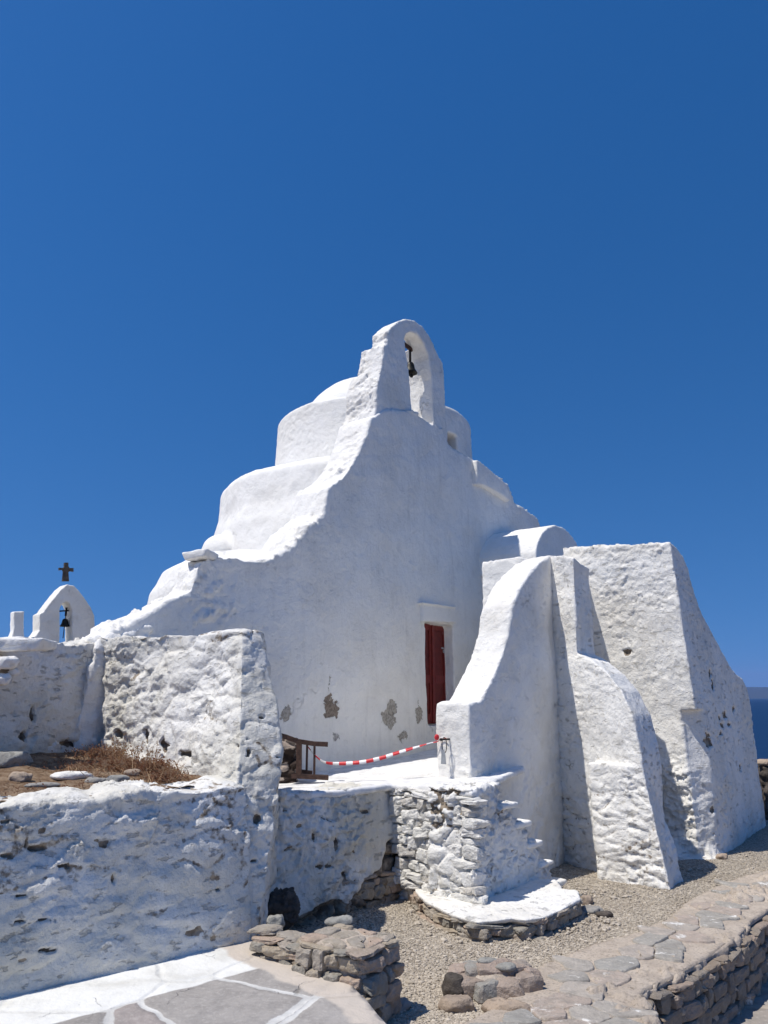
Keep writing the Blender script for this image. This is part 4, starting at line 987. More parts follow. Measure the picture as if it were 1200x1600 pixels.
# cluster of mortared cobbles
clu = empty('cobble_mound', tuple(onz(770, 1565, GZ)), 'low mound of reddish cobbles stuck in mortar on the gravel', 'stone mound')
cb = onz(775, 1552, GZ)
sol = [ellipsoid((cb[0] + dx, cb[1] + dy, cb[2] + dz), (rx, ry, rz), ro) for dx, dy, dz, rx, ry, rz, ro in [(0, .02, .03, .25, .17, .10, .2), (-.12, .08, .05, .12, .1, .07, .5), (.12, .08, .05, .12, .12, .07, .1)]]
plaster('mortar_mound', sol, M['mortar'], clu, .011, 2, rough(.02, .2, .006, .07, seed=160, crag=.015, ccell=(.09, .09, .07)))
M['cobble'] = tonestone('reddish_cobble', ((.40, .32, .26), (.36, .31, .265), (.42, .33, .27), (.33, .32, .29)))
cs = []
for k, (dx, dy, dz, a_, b_, c_, ro) in enumerate([(-.20, -.05, .05, .09, .07, .06, .3), (-.07, -.12, .05, .08, .06, .055, .1), (.06, -.13, .05, .09, .06, .06, -.1), (.18, -.06, .06, .08, .07, .07, .5), (.24, .06, .06, .07, .08, .065, .2), (-.22, .10, .07, .09, .07, .06, .2),
        (-.10, .17, .07, .09, .06, .06, 0), (.05, .19, .07, .09, .06, .06, .1), (.18, .16, .07, .08, .07, .06, .4), (-.02, .02, .11, .10, .08, .05, .2), (.12, .05, .11, .09, .07, .045, .5), (-.12, .03, .10, .08, .07, .05, .1)]):
    cs.append(((cb[0] + dx, cb[1] + dy, cb[2] + dz), (math.cos(ro), math.sin(ro)), (-math.sin(ro), math.cos(ro)), (a_, b_, c_), random.uniform(-.15, .15)))
stones_mesh('cobbles', cs, M['cobble'], clu, 9, .12)
for k, (dx, dy, dz, r, m_, ro) in enumerate([(.07, -.02, .16, (.075, .05, .022), 'rock_grey', .1), (-.04, .07, .17, (.08, .045, .018), 'rock_grey', .2), (-.27, -.06, .05, (.08, .09, .09), 'rock_dark', .4)]):
    rr = random.Random(50 + k); L = []
    for z, s in ((-.8, .8), (0, 1), (.8, .8)):
        L.append([(cb[0] + dx + s * rr.uniform(.85, 1.1) * (r[0] * math.cos(a) * math.cos(ro) - r[1] * math.sin(a) * math.sin(ro)), cb[1] + dy + s * rr.uniform(.85, 1.1) * (r[0] * math.cos(a) * math.sin(ro) + r[1] * math.sin(a) * math.cos(ro)), cb[2] + dz + r[2] * z) for a in np.linspace(0, 5.6, 8)])
    plaster('cobble', [loft(L)], M[m_], clu, .01, 2, rough(.008, .1, .004, .04, 0, seed=170 + k, fine=.001))
rk(715, 1578, GZ, (.13, .08, .05), M['rock_warm'], 'brown stone wedged between the cobble mound and the pavement', 35, .1)
rk(795, 1588, GZ, (.17, .09, .06), M['rock_warm'], 'long reddish stone lying in front of the cobble mound', 36, -.5)
# flat stones around the plinth
for k, (x, y, r, m_, lb) in enumerate([(735, 1452, (.17, .07, .03), 'rock_warm', 'flat brown stone under the front lip of the stair plinth'), (800, 1452, (.22, .05, .022), 'slate', 'long thin grey slab lying along the front of the plinth'),
        (690, 1436, (.10, .07, .04), 'rock_warm', 'small stone under the left end of the plinth'), (925, 1425, (.13, .08, .03), 'slate', 'flat slab on the gravel right of the plinth'), (915, 1412, (.09, .06, .05), 'rock_warm', 'brown stone propping the right tip of the plinth'),
        (945, 1432, (.09, .05, .03), 'rock_dark', 'dark broken shard on the gravel right of the plinth'), (648, 1408, (.07, .08, .06), 'rock_warm', 'brown lump at the foot of the rubble corner left of the plinth'),
        (853, 1382, (.05, .05, .03), 'rock_grey', 'small grey pebble behind the stair foot'), (1040, 1388, (.05, .04, .04), 'rock_dark', 'dark stone at the foot of the front buttress'), (1128, 1342, (.10, .06, .04), 'rock_warm', 'brown stone at the foot of the corner buttress')]):
    rk(x, y, GZ, r, M[m_], lb, 60 + k, random.uniform(-.4, .6))

# ================================================================== GROUND
def grid_sheet(name, poly, z, mat, step=.05, zf=None, thick=0):
    from mathutils.geometry import delaunay_2d_cdt
    poly = [Vector((p[0], p[1])) for p in poly]
    bpts = []
    for i in range(len(poly)):
        a, b = poly[i], poly[(i + 1) % len(poly)]; n = max(1, int((b - a).length / step))
        for k in range(n): bpts.append(a.lerp(b, k / n))
    xs = [p.x for p in poly]; ys = [p.y for p in poly]
    def inside(x, y):
        c = False; j = len(poly) - 1
        for i in range(len(poly)):
            a, b = poly[i], poly[j]
            if (a.y > y) != (b.y > y) and x < (b.x - a.x) * (y - a.y) / (b.y - a.y) + a.x: c = not c
            j = i
        return c
    pts = list(bpts)
    for x in np.arange(min(xs), max(xs), step):
        for y in np.arange(min(ys), max(ys), step):
            if inside(x, y): pts.append(Vector((x + random.uniform(-.2, .2) * step, y + random.uniform(-.2, .2) * step)))
    nb = len(bpts)
    r = delaunay_2d_cdt(pts, [(i, (i + 1) % nb) for i in range(nb)], [], 1, 1e-5)
    P = np.array([(v.x, v.y, 0) for v in r[0]]); Z = z + (zf(P) if zf else 0)
    P[:, 2] = Z
    Fc = [tuple(f) for f in r[2]]
    if thick:   # skirt down all round
        E = {}
        for f in Fc:
            for i in range(len(f)):
                a, b = f[i], f[(i + 1) % len(f)]; E[(a, b)] = 1
        bd = [(a, b) for (a, b) in E if (b, a) not in E]
        n0 = len(P); m = {}
        add_ = []
        for a, b in bd:
            for q in (a, b):
                if q not in m: m[q] = n0 + len(add_); add_.append((P[q][0], P[q][1], P[q][2] - thick))
            Fc.append((b, a, m[a], m[b]))
        P = np.vstack([P, np.array(add_)])
    return mesh_obj(name, P, Fc, mat)
TE = [(1.50, 4.85), (1.66, 5.45), (2.05, 5.80), (2.42, 6.20), (2.8, 6.62), (3.15, 7.1), (4.2, 8.25), (6.0, 10.2), (9.0, 13.4)]   # outer edge of the terrace
TI_ = [onz(700, 1596, -.12), onz(790, 1560, -.2), onz(850, 1517, GZ), onz(925, 1487, GZ), onz(992, 1467, GZ), onz(1042, 1446, GZ), onz(1075, 1417, GZ), onz(1137, 1383, GZ), onz(1200, 1367, GZ)]
TI_ = [(p[0], p[1]) for p in TI_] + [(6.4, 11.9), (8.4, 14.2)]
g = grid_sheet('gravel_ground', [(-6, 3.5), (.9, 3.5), (1.2, 5.0), (1.4, 5.6), (2.7, 7.0), (3.7, 8.2), (8.4, 13.4), (9, 24), (-14, 24), (-14, 5)], GZ, M['gravel'], .12, lambda P: .018 * fbm(P, .8, 3, 300) + .006 * fbm(P, .15, 2, 301))
info(g, kind='structure')
# loose chippings
V = []; Fc = []; tone = []
ico = [(0, 0, 1), (.894, 0, .447), (.276, .851, .447), (-.724, .526, .447), (-.724, -.526, .447), (.276, -.851, .447), (.724, .526, -.447), (-.276, .851, -.447), (-.894, 0, -.447), (-.276, -.851, -.447), (.724, -.526, -.447), (0, 0, -1)]
icf = [(0, 1, 2), (0, 2, 3), (0, 3, 4), (0, 4, 5), (0, 5, 1), (1, 6, 2), (2, 7, 3), (3, 8, 4), (4, 9, 5), (5, 10, 1), (6, 7, 2), (7, 8, 3), (8, 9, 4), (9, 10, 5), (10, 6, 1), (11, 7, 6), (11, 8, 7), (11, 9, 8), (11, 10, 9), (11, 6, 10)]
ico = np.array(ico); icf = np.array(icf)
N_ = 42000
px = RNG.uniform(560, 1215, N_ * 3); py = 1330 + 280 * RNG.uniform(0, 1, N_ * 3) ** .8
pts = np.array([onz(a, b, GZ) for a, b in zip(px, py)]); 
from mathutils.geometry import intersect_point_line
def side(P, line):
    # signed: >0 when to the right of polyline
    best = np.full(len(P), 1e9); sg = np.zeros(len(P))
    for a, b in zip(line[:-1], line[1:]):
        a = np.array(a[:2]); b = np.array(b[:2]); ab = b - a; t_ = np.clip(((P[:, :2] - a) @ ab) / (ab @ ab), 0, 1)
        q = a + t_[:, None] * ab; d = np.linalg.norm(P[:, :2] - q, axis=1); m = d < best
        cr = (P[:, 1] - a[1]) * ab[0] - (P[:, 0] - a[0]) * ab[1]
        sg = np.where(m, -cr, sg); best = np.where(m, d, best)
    return np.sign(sg) * best
sd = side(pts, TI_)
pts = pts[(sd < .06) & (pts[:, 1] < 12)][:N_]
n = len(pts)
sz = RNG.uniform(.0035, .0095, n) * (1 + .8 * (RNG.uniform(0, 1, n) > .93) + 1.6 * (RNG.uniform(0, 1, n) > .996))
B = ico[None] * np.stack([sz * RNG.uniform(.8, 1.5, n), sz * RNG.uniform(.7, 1.2, n), sz * RNG.uniform(.45, .8, n)], 1)[:, None]
B = B * RNG.uniform(.75, 1.2, (n, 12, 1))
an = RNG.uniform(0, 6.28, n); ca, sa = np.cos(an)[:, None], np.sin(an)[:, None]
bx = B[..., 0] * ca - B[..., 1] * sa; by = B[..., 0] * sa + B[..., 1] * ca
zf = .018 * fbm(np.c_[pts[:, :2], np.zeros(n)], .8, 3, 300)
VV = np.stack([bx + pts[:, 0:1], by + pts[:, 1:2], B[..., 2] + (GZ + zf + sz * .25)[:, None]], -1).reshape(-1, 3)
FF = (icf[None] + (np.arange(n) * 12)[:, None, None]).reshape(-1, 3)
g = mesh_obj('gravel', VV, FF, M['pebble'], attrs={'tone': np.repeat(RNG.beta(2, 2, n), 12)}, smooth=False)
info(g, 'pale grey gravel chippings between the church and the stone terrace', 'gravel', kind='stuff')

V = []; Fc = []; tone = []
def crumb(c, s_):
    n0 = len(V); B = ico * np.array([random.uniform(.7, 1.4), random.uniform(.7, 1.3), random.uniform(.4, .8)]) * s_ * RNG.uniform(.75, 1.2, (12, 1))
    for b in B: V.append((c[0] + b[0], c[1] + b[1], c[2] + b[2])); tone.append(random.random())
    return [tuple(int(i) + n0 for i in f) for f in icf]
_t = random.random
for (x0, y0, x1, y1, n_, sp_w) in [(880, 1384, 1035, 1396, 60, 8), (655, 1442, 745, 1452, 40, 10), (800, 1452, 920, 1440, 60, 10), (1050, 1360, 1120, 1350, 30, 6), (560, 1590, 640, 1560, 40, 14), (640, 1400, 660, 1440, 30, 10), (860, 1520, 1060, 1430, 60, 8), (920, 1420, 960, 1440, 30, 10)]:
    for _ in range(n_):
        u = _t(); q = onz(x0 + (x1 - x0) * u + random.gauss(0, 3), y0 + (y1 - y0) * u + abs(random.gauss(0, sp_w)), GZ + .012)
        Fc += crumb(q, random.uniform(.006, .022) * (1.8 if _t() > .93 else 1))
g = mesh_obj('grit', V, Fc, M['pebble'], attrs={'tone': tone}, smooth=False)
info(g, 'loose grit and stone crumbs along the foot of the walls', 'grit', kind='stuff')
# terrace wall (right) ---------------------------------------------------------
tw = empty('terrace_wall', (2.4, 6.0, -.65), 'low brown stone terrace wall topped with mortared slabs on the right', 'terrace wall')
def tzf(P):
    y = P[:, 1]
    return .05 * sstep(5.4, 4.6, y) + .012 * fbm(P, .5, 3, 310) + .010 * fbm(P, .12, 2, 311)
tpoly = [(p[0] - .02, p[1] + .02) for p in TE] + [(9.5, 15)] + TI_[::-1] + [(.1, 4.2), (.6, 2.5), (1.3, 2.5)]
TEN = [(1.42, 2.4)] + TE
topo = grid_sheet('mortar_bed', tpoly, GZ + .04, M['mortar'], .045, tzf, .035); topo.parent = tw
for v in topo.data.vertices: v.co -= Vector(tw.location)
def inpoly(x, y, poly):
    c = False; j = len(poly) - 1
    for i in range(len(poly)):
        a, b = poly[i], poly[j]
        if (a[1] > y) != (b[1] > y) and x < (b[0] - a[0]) * (y - a[1]) / (b[1] - a[1]) + a[0]: c = not c
        j = i
    return c
cand = []
tdir = nrm2(.66, .75)
for _ in range(26000):
    x, y = random.uniform(.1, 7), random.uniform(2.5, 12)
    if not inpoly(x, y, tpoly): continue
    a_ = x * tdir[0] + y * tdir[1]; b_ = x * tdir[1] - y * tdir[0]; mn = .16 if random.random() < .5 else .23
    ok = True
    for (p, q, a2, b2) in cand[-100000:]:
        if abs(x - p) < .3 and abs(y - q) < .3 and math.hypot((a_ - a2) / 1.25, (b_ - b2)) < mn: ok = False; break
    if ok: cand.append((x, y, a_, b_))
cpt = np.array([(c_[0], c_[1]) for c_ in cand])
pol = cells2d(None, cpt, .42)
def clipin(p):
    return sum(inpoly(x, y, tpoly) for x, y in p) >= len(p) - 1 and max(math.hypot(x - p[0][0], y - p[0][1]) for x, y in p) < .6
pol = [p for p in pol if max(math.hypot(x - p[0][0], y - p[0][1]) for x, y in p) < .75]
def pull_in(p):
    cx = sum(q[0] for q in p) / len(p); cy = sum(q[1] for q in p) / len(p); out = []
    for x, y in p:
        k = 1.0
        while k > .3 and not inpoly(cx + (x - cx) * (k + .06), cy + (y - cy) * (k + .06), tpoly): k -= .06
        out.append((cx + (x - cx) * k, cy + (y - cy) * k))
    return out
pol = [pull_in(p) for p in pol if inpoly(sum(q[0] for q in p) / len(p), sum(q[1] for q in p) / len(p), tpoly)]
slabs_mesh('slab', pol, lambda V: GZ + .049 + tzf(V), M['slabs'], tw, .006, .007, 5)
sp1 = courses(TEN[:8], -.68, GZ - .035, (.10, .26), (.06, .15), .09, .008, 11)
stones_mesh('facing_stones', sp1, M['facing'], tw, 3, .10)
face = loft([[(p[0] - .008, p[1] + .006, -.75) for p in TEN[:7]] + [(p[0] - .32, p[1] + .30, -.75) for p in TEN[:7][::-1]],
             [(p[0] - .008, p[1] + .006, GZ + .03) for p in TEN[:7]] + [(p[0] - .32, p[1] + .30, GZ + .03) for p in TEN[:7][::-1]]])
TE2 = TEN[6:]
face2 = loft([[(p[0] + .01, p[1] - .01, -.75) for p in TE2] + [(p[0] - .32, p[1] + .30, -.75) for p in TE2[::-1]],
             [(p[0] - .03, p[1] + .03, GZ + .040) for p in TE2] + [(p[0] - .32, p[1] + .30, GZ + .03) for p in TE2[::-1]]])
plaster('rubble_core', [face, face2], M['mortar'], tw, .02, 2, rough(.03, .4, .008, .1, .02, (.17, .17, .15), .3, 0, 320, lambda P, N: 1 - .85 * sstep(.4, .9, N[:, 2]), crag=.075, ccell=(.2, .2, .13)))
# pavement (left, where the camera stands)
e1 = onz(405, 1478, 0); e2 = onz(470, 1500, 0); e3 = onz(545, 1532, 0); e4 = onz(558, 1548, 0); e5 = onz(590, 1582, 0); e6 = onz(612, 1597, 0)
ppoly = [(-4.6, 2.3), (-3.2, 3.6), (K0[0] - .1, K0[1] + .1), e1[:2], e2[:2], e3[:2], e4[:2], e5[:2], e6[:2], (.35, 4.32), (.9, 4.25), (1.36, 4.2), (1.36, -3), (-6, -3)]
g = grid_sheet('pavement', [(p[0], p[1]) for p in ppoly], 0., M['paving'], .05, lambda P: .010 * fbm(P, .6, 3, 330) + .004 * fbm(P, .12, 2, 331) - .10 * sstep(3.9, 4.35, P[:, 1]) * sstep(-.1, .25, P[:, 0]), .3)
info(g, kind='structure')
g = grid_sheet('lower_path', [(1.0, -3), (6, -3), (14, 12), (9.5, 13.8), (2.5, 6.6), (1.2, 4.8)], -.66, M['path'], .12, lambda P: .015 * fbm(P, .6, 3, 340)); info(g, kind='structure')
# headland under everything, sea, island
hl = [(-40, -20), (12, -20), (15, 14), (12, 24), (4, 30), (-40, 34)]
o = plaster('headland', [loft([[(p[0] * 1.25 + 1, p[1] * 1.1, -9) for p in hl], [(p[0], p[1], -.95) for p in hl]])], M['rock_warm'], None, .5, 2, rough(.3, 3, .1, 1, 0, seed=350)); info(o, kind='structure')
o = mesh_obj('sea', [(-40000, -2000, -8), (40000, -2000, -8), (40000, 40000, -8), (-40000, 40000, -8)], [(0, 1, 2, 3)], M['sea'], smooth=False); info(o, kind='structure')
hx = np.linspace(-9000, 14000, 240); prof = np.array([max(0, .5 + .5 * math.sin(x / 2900 + .09)) for x in hx]); prof = 40 + 150 * prof + 30 * vnoise(np.c_[hx / 900, hx * 0, hx * 0], 3)
V = []; Fc = []
HY = 9000
for k, (yy, f_) in enumerate([(0, 0), (500, .45), (1200, .85), (2000, 1.0), (4000, .0)]):
    for x, p in zip(hx, prof): V.append((x, HY + yy, -9 + p * f_ * (1 if f_ in (0, 1) else 1 + .15 * math.sin(x / 300 + k))))
n = len(hx)
for k in range(4):
    for i in range(n - 1): Fc.append((k * n + i, k * n + i + 1, (k + 1) * n + i + 1, (k + 1) * n + i))
o = mesh_obj('island_hills', V, Fc, M['hill']); info(o, kind='structure')
hz = loft([[(-30000, -3000, -11), (30000, -3000, -11), (30000, 30000, -11), (-30000, 30000, -11)], [(-30000, -3000, 250), (30000, -3000, 250), (30000, 30000, 900), (-30000, 30000, 900)]])
USE_HAZE = True
if USE_HAZE:
    mh = bpy.data.materials.new('sea_haze'); mh.use_nodes = True; nt = mh.node_tree; nt.nodes.clear()
    oo = nt.nodes.new('ShaderNodeOutputMaterial'); pv = nt.nodes.new('ShaderNodeVolumePrincipled'); nt.links.new(pv.outputs[0], oo.inputs['Volume'])
    pv.inputs['Density'].default_value = 5e-5; pv.inputs['Color'].default_value = (.34, .56, 1, 1)
    o = mesh_obj('haze', *hz, mh, smooth=False); info(o, 'thin blue sea haze', 'haze', kind='stuff')
# far parapet on the right
pq = [onz(1178, 1300, GZ), (6.6, 12.4), (7.4, 13.6), (8.6, 15)]
fx = [onY(1183, 1200, 12.6), onY(1215, 1200, 12.2)]
o = plaster('boundary_wall', [loft([[(5.95, 12.7, GZ - .3), (7.6, 12.3, GZ - .3), (7.7, 12.75, GZ - .3), (6.0, 13.1, GZ - .3)], [(5.97, 12.7, .56), (7.6, 12.3, .5), (7.7, 12.7, .5), (6.02, 13.05, .56)]])], M['rock_dark'], None, .03, 1,
   rough(.03, .5, .02, .15, .06, (.3, .3, .18), .3, 0, 360), origin=(6.5, 12.7, GZ)); info(o, 'dark stone boundary wall above the sea behind the corner buttress', 'wall')
for k in range(4):
    rock('rock', (6.05 + .28 * k, 12.82 - .07 * k, .60), (.14, .12, .05), M['rock_warm'], ['leftmost loose stone on the dark boundary wall', 'second loose stone on the dark boundary wall', 'third loose stone on the dark boundary wall', 'rightmost loose stone on the dark boundary wall'][k], 'rock', 'loose stones on the boundary wall', 400 + k, vox=.02)

# ================================================================== FAR CHAPEL
chp = empty('chapel', (-6.4, 14.2, 0), 'small distant white chapel with pointed bell gable and chimney behind the wall', 'chapel')
CHP = (-6.4, 14.2); CHD = nrm2(.76, .65); CHN = (CHD[1], -CHD[0])
def ch(px, py, off=0.): return onpl(px, py, (CHP[0] + CHN[0] * off, CHP[1] + CHN[1] * off), CHD)
cg = prism([ch(x, y) for x, y in [(52, 1050), (53, 996), (62, 985), (62, 959), (68, 956), (71, 951), (84, 935), (96, 920), (105, 913), (116, 915), (125, 925), (134, 937), (141, 947), (148, 962), (149, 992), (150, 1050)]], (-CHN[0] * .42, -CHN[1] * .42, 0))
co = prism([add(ch(x, y), (CHN[0] * .2, CHN[1] * .2, 0)) for x, y in [(93, 1010), (93, 952), (97, 944), (104, 940), (109, 943), (113, 953), (114, 1010)]], (-CHN[0] * .9, -CHN[1] * .9, 0))
plaster('bell_gable', [cut(cg, [co])], M['white'], chp, .014, 1, rough(.01, .6, .005, .15, 0, seed=370))
rb = [ch(x, y, .0) for x, y in [(-60, 1003), (-20, 998), (18, 994), (40, 994), (60, 1000), (90, 1010), (150, 1012), (165, 1030)]]
rb = rb + [(rb[-1][0] + .1, rb[-1][1], -.3), (rb[0][0], rb[0][1], -.3)]
plaster('roof_wall', [prism([add(p, (CHN[0] * .05, CHN[1] * .05, 0)) for p in rb], (-CHN[0] * 3, -CHN[1] * 3, 0))], M['clean'], chp, .04, 2, rough(.01, .6, .005, .15, 0, seed=372))
plaster('chimney', [loft([[ch(17, 1000), ch(40, 1000), add(ch(40, 1000), (-CHN[0] * .26, -CHN[1] * .26, 0)), add(ch(17, 1000), (-CHN[0] * .26, -CHN[1] * .26, 0))],
                          [ch(21, 985), ch(37.5, 985), add(ch(37.5, 985), (-CHN[0] * .22, -CHN[1] * .22, 0)), add(ch(21, 985), (-CHN[0] * .22, -CHN[1] * .22, 0))],
                          [ch(21.5, 955), ch(38, 955), add(ch(38, 955), (-CHN[0] * .22, -CHN[1] * .22, 0)), add(ch(21.5, 955), (-CHN[0] * .22, -CHN[1] * .22, 0))]])], M['clean'], chp, .018, 2, rough(.01, .4, .004, .1, 0, seed=374))
crx = [ch(x, y, -.15) for x, y in [(98, 908), (99.5, 893), (98, 890), (93, 891), (92.5, 887), (99, 887.5), (101, 885), (101, 879), (107, 879), (107, 885), (109, 887.5), (115, 887.5), (115, 893), (109, 892), (107, 894), (108, 908)]]
V, Fc = prism(crx, (-CHN[0] * .06, -CHN[1] * .06, 0)); bmv = raw_object(V, Fc)
mv, mf = evaluated(bmv); drop(bmv); mesh_obj('cross', mv, mf, M['rock_dark'], chp, smooth=False)
c0 = ch(101, 979, -.19)
b2 = empty('bell', tuple(c0), 'tiny dark bell hanging in the far chapel gable at the left', 'bell', 'hanging bells')
V, Fc = bell_verts(c0, .50); mesh_obj('bell_body', V, Fc, M['bronze'], b2)
V, Fc = tube(ch(92, 955, -.19), ch(121, 953, -.19), .014); mesh_obj('beam', V, Fc, M['iron'], b2)
V, Fc = join(tube((c0[0], c0[1], c0[2] + .2), (c0[0], c0[1], c0[2] + .36), .02), tube((c0[0], c0[1], c0[2] + .2), (c0[0] - .01, c0[1], c0[2] - .22), .008)); mesh_obj('clapper', V, Fc, M['iron'], b2)

# ================================================================== WOODEN FRAME, STONE, TAPE
def boards(name, pts, th, dep, mat, parent):
    """swept board: pts centre line, th height, dep depth"""
    V = []; Fc = []
    for i, p in enumerate(pts):
        p = Vector(p); a = Vector(pts[max(0, i - 1)]); b = Vector(pts[min(len(pts) - 1, i + 1)]); d = (b - a).normalized()
        s_ = d.cross(Vector((0, 0, 1))).normalized(); u_ = s_.cross(d)
        for x, y in ((-1, -1), (1, -1), (1, 1), (-1, 1)): V.append(tuple(p + s_ * x * dep / 2 + u_ * y * th / 2))
    for i in range(len(pts) - 1):
        for k in range(4):
            j = (k + 1) % 4; Fc.append((i * 4 + k, i * 4 + j, i * 4 + 4 + j, i * 4 + 4 + k))
    Fc += [(0, 1, 2, 3), tuple((len(pts) - 1) * 4 + k for k in (3, 2, 1, 0))]
    return mesh_obj(name, V, Fc, mat, parent, smooth=False)
sY = 8.35
st = empty('wooden_stand', tuple(onY(480, 1212, sY)), 'low dark wooden frame with upright bars standing on the left end of the landing', 'wooden stand')
boards('top_rail', [onY(425, 1146, sY - .1), onY(445, 1151, sY), onY(465, 1158, sY + .03), (onY(490, 1162, sY + .05)), onY(512, 1163, sY + .07)], .045, .09, M['wood'], st)
boards('bottom_rail', [onY(455, 1212, sY), onY(513, 1215, sY + .05)], .045, .09, M['wood'], st)
boards('bottom_rail', [onY(455, 1204, sY + .3), onY(488, 1208, sY + .32)], .045, .06, M['wood'], st)
boards('upright', [onY(467, 1212, sY), onY(467.5, 1158, sY)], .055, .055, M['wood'], st)
boards('upright', [onY(479, 1207, sY + .06), onY(480, 1161, sY + .06)], .022, .022, M['wood'], st)
boards('upright', [onY(491, 1213, sY + .04), onY(491.5, 1162, sY + .04)], .022, .022, M['wood'], st)
sb = onY(446, 1212, sY + .25)
M['blotch'] = rockmat('blotched_stone', (.34, .27, .22), (.30, .24, .20))
t = NT('limed_blotched_stone'); v = t.vm('MULTIPLY', t.pos, (1, 1, 1.8))
c = t.mix(t.ramp(t.noise(5.5, 3, vec=v), .45, .5), (.42, .35, .30), (.045, .032, .028)); M['blotch'] = t.done(c, .9, t.bump(t.noise(20, 4), .02))
o = plaster('stone_pillar', [loft([[(sb[0] - .35, sb[1] - .12, sb[2] - .1), (sb[0] + .13, sb[1] - .12, sb[2] - .1), (sb[0] + .13, sb[1] + .15, sb[2] - .1), (sb[0] - .35, sb[1] + .15, sb[2] - .1)],
        [(sb[0] - .35, sb[1] - .12, sb[2] + .40), (sb[0] + .12, sb[1] - .12, sb[2] + .38), (sb[0] + .12, sb[1] + .15, sb[2] + .38), (sb[0] - .35, sb[1] + .15, sb[2] + .40)]])], M['blotch'], None, .014, 2, rough(.02, .3, .01, .1, 0.04, (.3, .3, .12), .3, 0, seed=380), origin=sb)
info(o, 'short blotched brown stone post behind the dark wooden stand', 'stone post')
# barrier tape
tp = [(479, 1164, 8.42), (486, 1173, 8.40), (494, 1182, 8.38), (505, 1190, 8.36), (520, 1193, 8.34), (545, 1192.5, 8.3), (570, 1190, 8.27), (597, 1184, 8.24), (622, 1176, 8.2), (645, 1169, 8.18), (662, 1164, 8.16), (674, 1160.5, 8.14), (684, 1158.5, 8.12), (690, 1152, 8.1), (697, 1154, 8.06)]
pts = [Vector(onY(*p)) for p in tp]
dense = []
for i in range(len(pts) - 1):
    a = pts[max(0, i - 1)]; b = pts[i]; c_ = pts[i + 1]; d = pts[min(len(pts) - 1, i + 2)]
    for k in range(12):
        u = k / 12; dense.append(.5 * ((2 * b) + (-a + c_) * u + (2 * a - 5 * b + 4 * c_ - d) * u * u + (-a + 3 * b - 3 * c_ + d) * u ** 3))
dense.append(pts[-1])
V = []; Fc = []; mi = []; acc = 0
for i, p in enumerate(dense):
    if i: acc += (p - dense[i - 1]).length
    tw_ = 1.25 * math.sin(acc * 1.6 + 2.3) + .7 * math.sin(acc * 9.0) * (.4 + .4 * math.sin(acc * 3.1)); d = (dense[min(i + 1, len(dense) - 1)] - dense[max(i - 1, 0)]).normalized()
    s_ = d.cross(Vector((0, 0, 1))).normalized(); u_ = s_.cross(d); w_ = .019 if acc < 1.15 else max(.005, .019 - (acc - 1.15) * .06)
    w_ = w_ * min(1, .3 + acc * 1.4)
    a = u_ * math.cos(tw_ * .6) + s_ * math.sin(tw_ * .6)
    n_ = a.cross(d) * .0015
    V += [tuple(p + a * w_ + n_), tuple(p - a * w_ + n_), tuple(p - a * w_ - n_), tuple(p + a * w_ - n_)]
    if i:
        b = 4 * (i - 1)
        for k in range(4):
            j = (k + 1) % 4; Fc.append((b + k, b + j, b + 4 + j, b + 4 + k)); mi.append(int(acc / .072) % 2)
tape = mesh_obj('barrier_tape', V, Fc, None, None, True, mats=[M['red'], M['tape_white']], midx=mi)
info(tape, 'red and white striped barrier tape sagging from the wooden stand to the wall', 'barrier tape')
kn = Vector(onY(682.5, 1152, 8.1))
V, Fc = ellipsoid(kn, (.026, .016, .032), .3, 8); mesh_obj('knot', V, Fc, M['red'], tape)
# iron ring with grey tag on the wing wall's end
PK = [onpl(x, y, W1P, (-W1N[0], -W1N[1])) for x, y in [(697, 1155), (698, 1164), (697, 1182)]]
PK = [add(p, (-.045 * W1D[0], -.045 * W1D[1], 0)) for p in PK]
rg = empty('tether_ring', PK[0], 'iron staple and wire ring with a grey tag on the end of the wing wall', 'tether ring')
V, Fc = join(tube(add(PK[0], (.1, .08, 0)), add(PK[0], (-.03, -.03, 0)), .009), ellipsoid(add(PK[0], (-.03, -.03, 0)), (.016, .016, .016), 0, 6)); mesh_obj('staple', V, Fc, M['iron'], rg)
ringp = []
for k in range(24):
    a = 2 * math.pi * k / 24; ringp.append(Vector(PK[1]) + Vector((-W1N[0] * .028 * math.cos(a), -W1N[1] * .028 * math.cos(a), .075 * math.sin(a))))
V, Fc = join(*[tube(ringp[k], ringp[(k + 1) % 24], .0045, n=6) for k in range(24)]); mesh_obj('wire_ring', V, Fc, M['iron'], rg)
tg = Vector(PK[2]); a = Vector((-W1N[0], -W1N[1], 0))
V, Fc = prism([tuple(tg + a * x + Vector((0, 0, z))) for x, z in [(-.03, -.07), (.03, -.07), (.02, .04), (.008, .07), (-.008, .07), (-.02, .04)]], (-.006 * W1D[0], -.006 * W1D[1], 0)); mesh_obj('tag', V, Fc, M['tag'], rg, smooth=False)

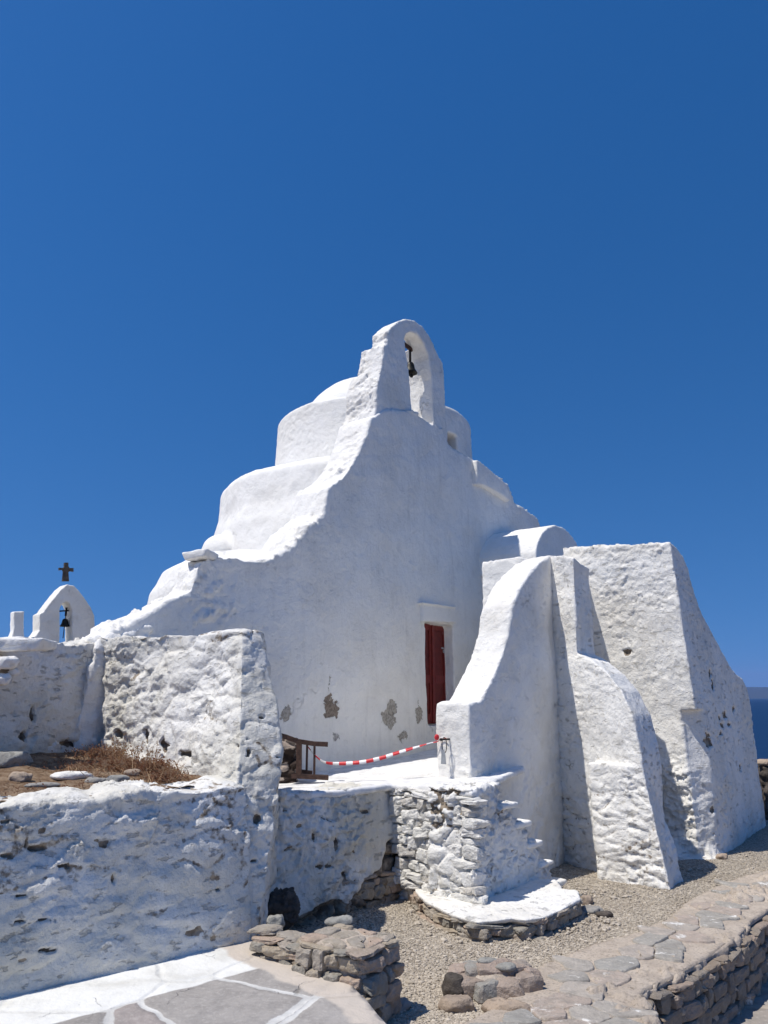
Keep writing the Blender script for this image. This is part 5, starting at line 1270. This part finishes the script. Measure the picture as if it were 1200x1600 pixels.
# ================================================================== SKY, SUN, CAMERA
SUN_EL = math.radians(63); SUN_H = nrm2(-.885, -.465)      # horizontal direction towards the sun
w = bpy.data.worlds.new('World'); scene.world = w; w.use_nodes = True; nt = w.node_tree; nt.nodes.clear()
out = nt.nodes.new('ShaderNodeOutputWorld'); bg = nt.nodes.new('ShaderNodeBackground'); sky = nt.nodes.new('ShaderNodeTexSky')
sky.sky_type = 'NISHITA'; sky.sun_disc = False; sky.sun_elevation = SUN_EL; sky.sun_rotation = math.atan2(SUN_H[0], SUN_H[1])
sky.altitude = 0; sky.air_density = 1.0; sky.dust_density = .2; sky.ozone_density = 3.0
hs = nt.nodes.new('ShaderNodeHueSaturation'); hs.inputs['Saturation'].default_value = 1.35; hs.inputs['Hue'].default_value = .506
tc = nt.nodes.new('ShaderNodeTexCoord'); mp = nt.nodes.new('ShaderNodeMapping'); nt.links.new(tc.outputs['Generated'], mp.inputs[0])
mp.inputs['Scale'].default_value = (1, 1, .78); mp.inputs['Location'].default_value = (0, 0, .25); nt.links.new(mp.outputs[0], sky.inputs[0])   # skip the murky band at the very horizon
nt.links.new(sky.outputs[0], hs.inputs['Color']); nt.links.new(hs.outputs[0], bg.inputs[0])
bg.inputs[1].default_value = .084; nt.links.new(bg.outputs[0], out.inputs[0])
sun = bpy.data.lights.new('sun', 'SUN'); sun.energy = 3.05; sun.angle = math.radians(.53); sun.color = (1, .95, .87)
so = bpy.data.objects.new('sun', sun); put(so)
sdir = Vector((SUN_H[0] * math.cos(SUN_EL), SUN_H[1] * math.cos(SUN_EL), math.sin(SUN_EL)))
so.rotation_euler = sdir.to_track_quat('Z', 'Y').to_euler(); so.location = (-10, 0, 20)
cam = bpy.data.cameras.new('camera'); co = bpy.data.objects.new('camera', cam); put(co)
co.location = CAM; co.rotation_euler = (math.pi / 2 + PITCH, 0, 0)
cam.sensor_fit = 'HORIZONTAL'; cam.sensor_width = 36; cam.lens = 36.0; cam.clip_end = 60000; cam.clip_start = .05
scene.camera = co
vs = scene.view_settings; scene.display_settings.display_device = 'sRGB'
vs.view_transform = 'Standard'; vs.look = 'None'; vs.exposure = .55; vs.gamma = 1
scene.render.engine = 'CYCLES'; scene.cycles.max_bounces = 8; scene.cycles.diffuse_bounces = 5; scene.cycles.use_denoising = True
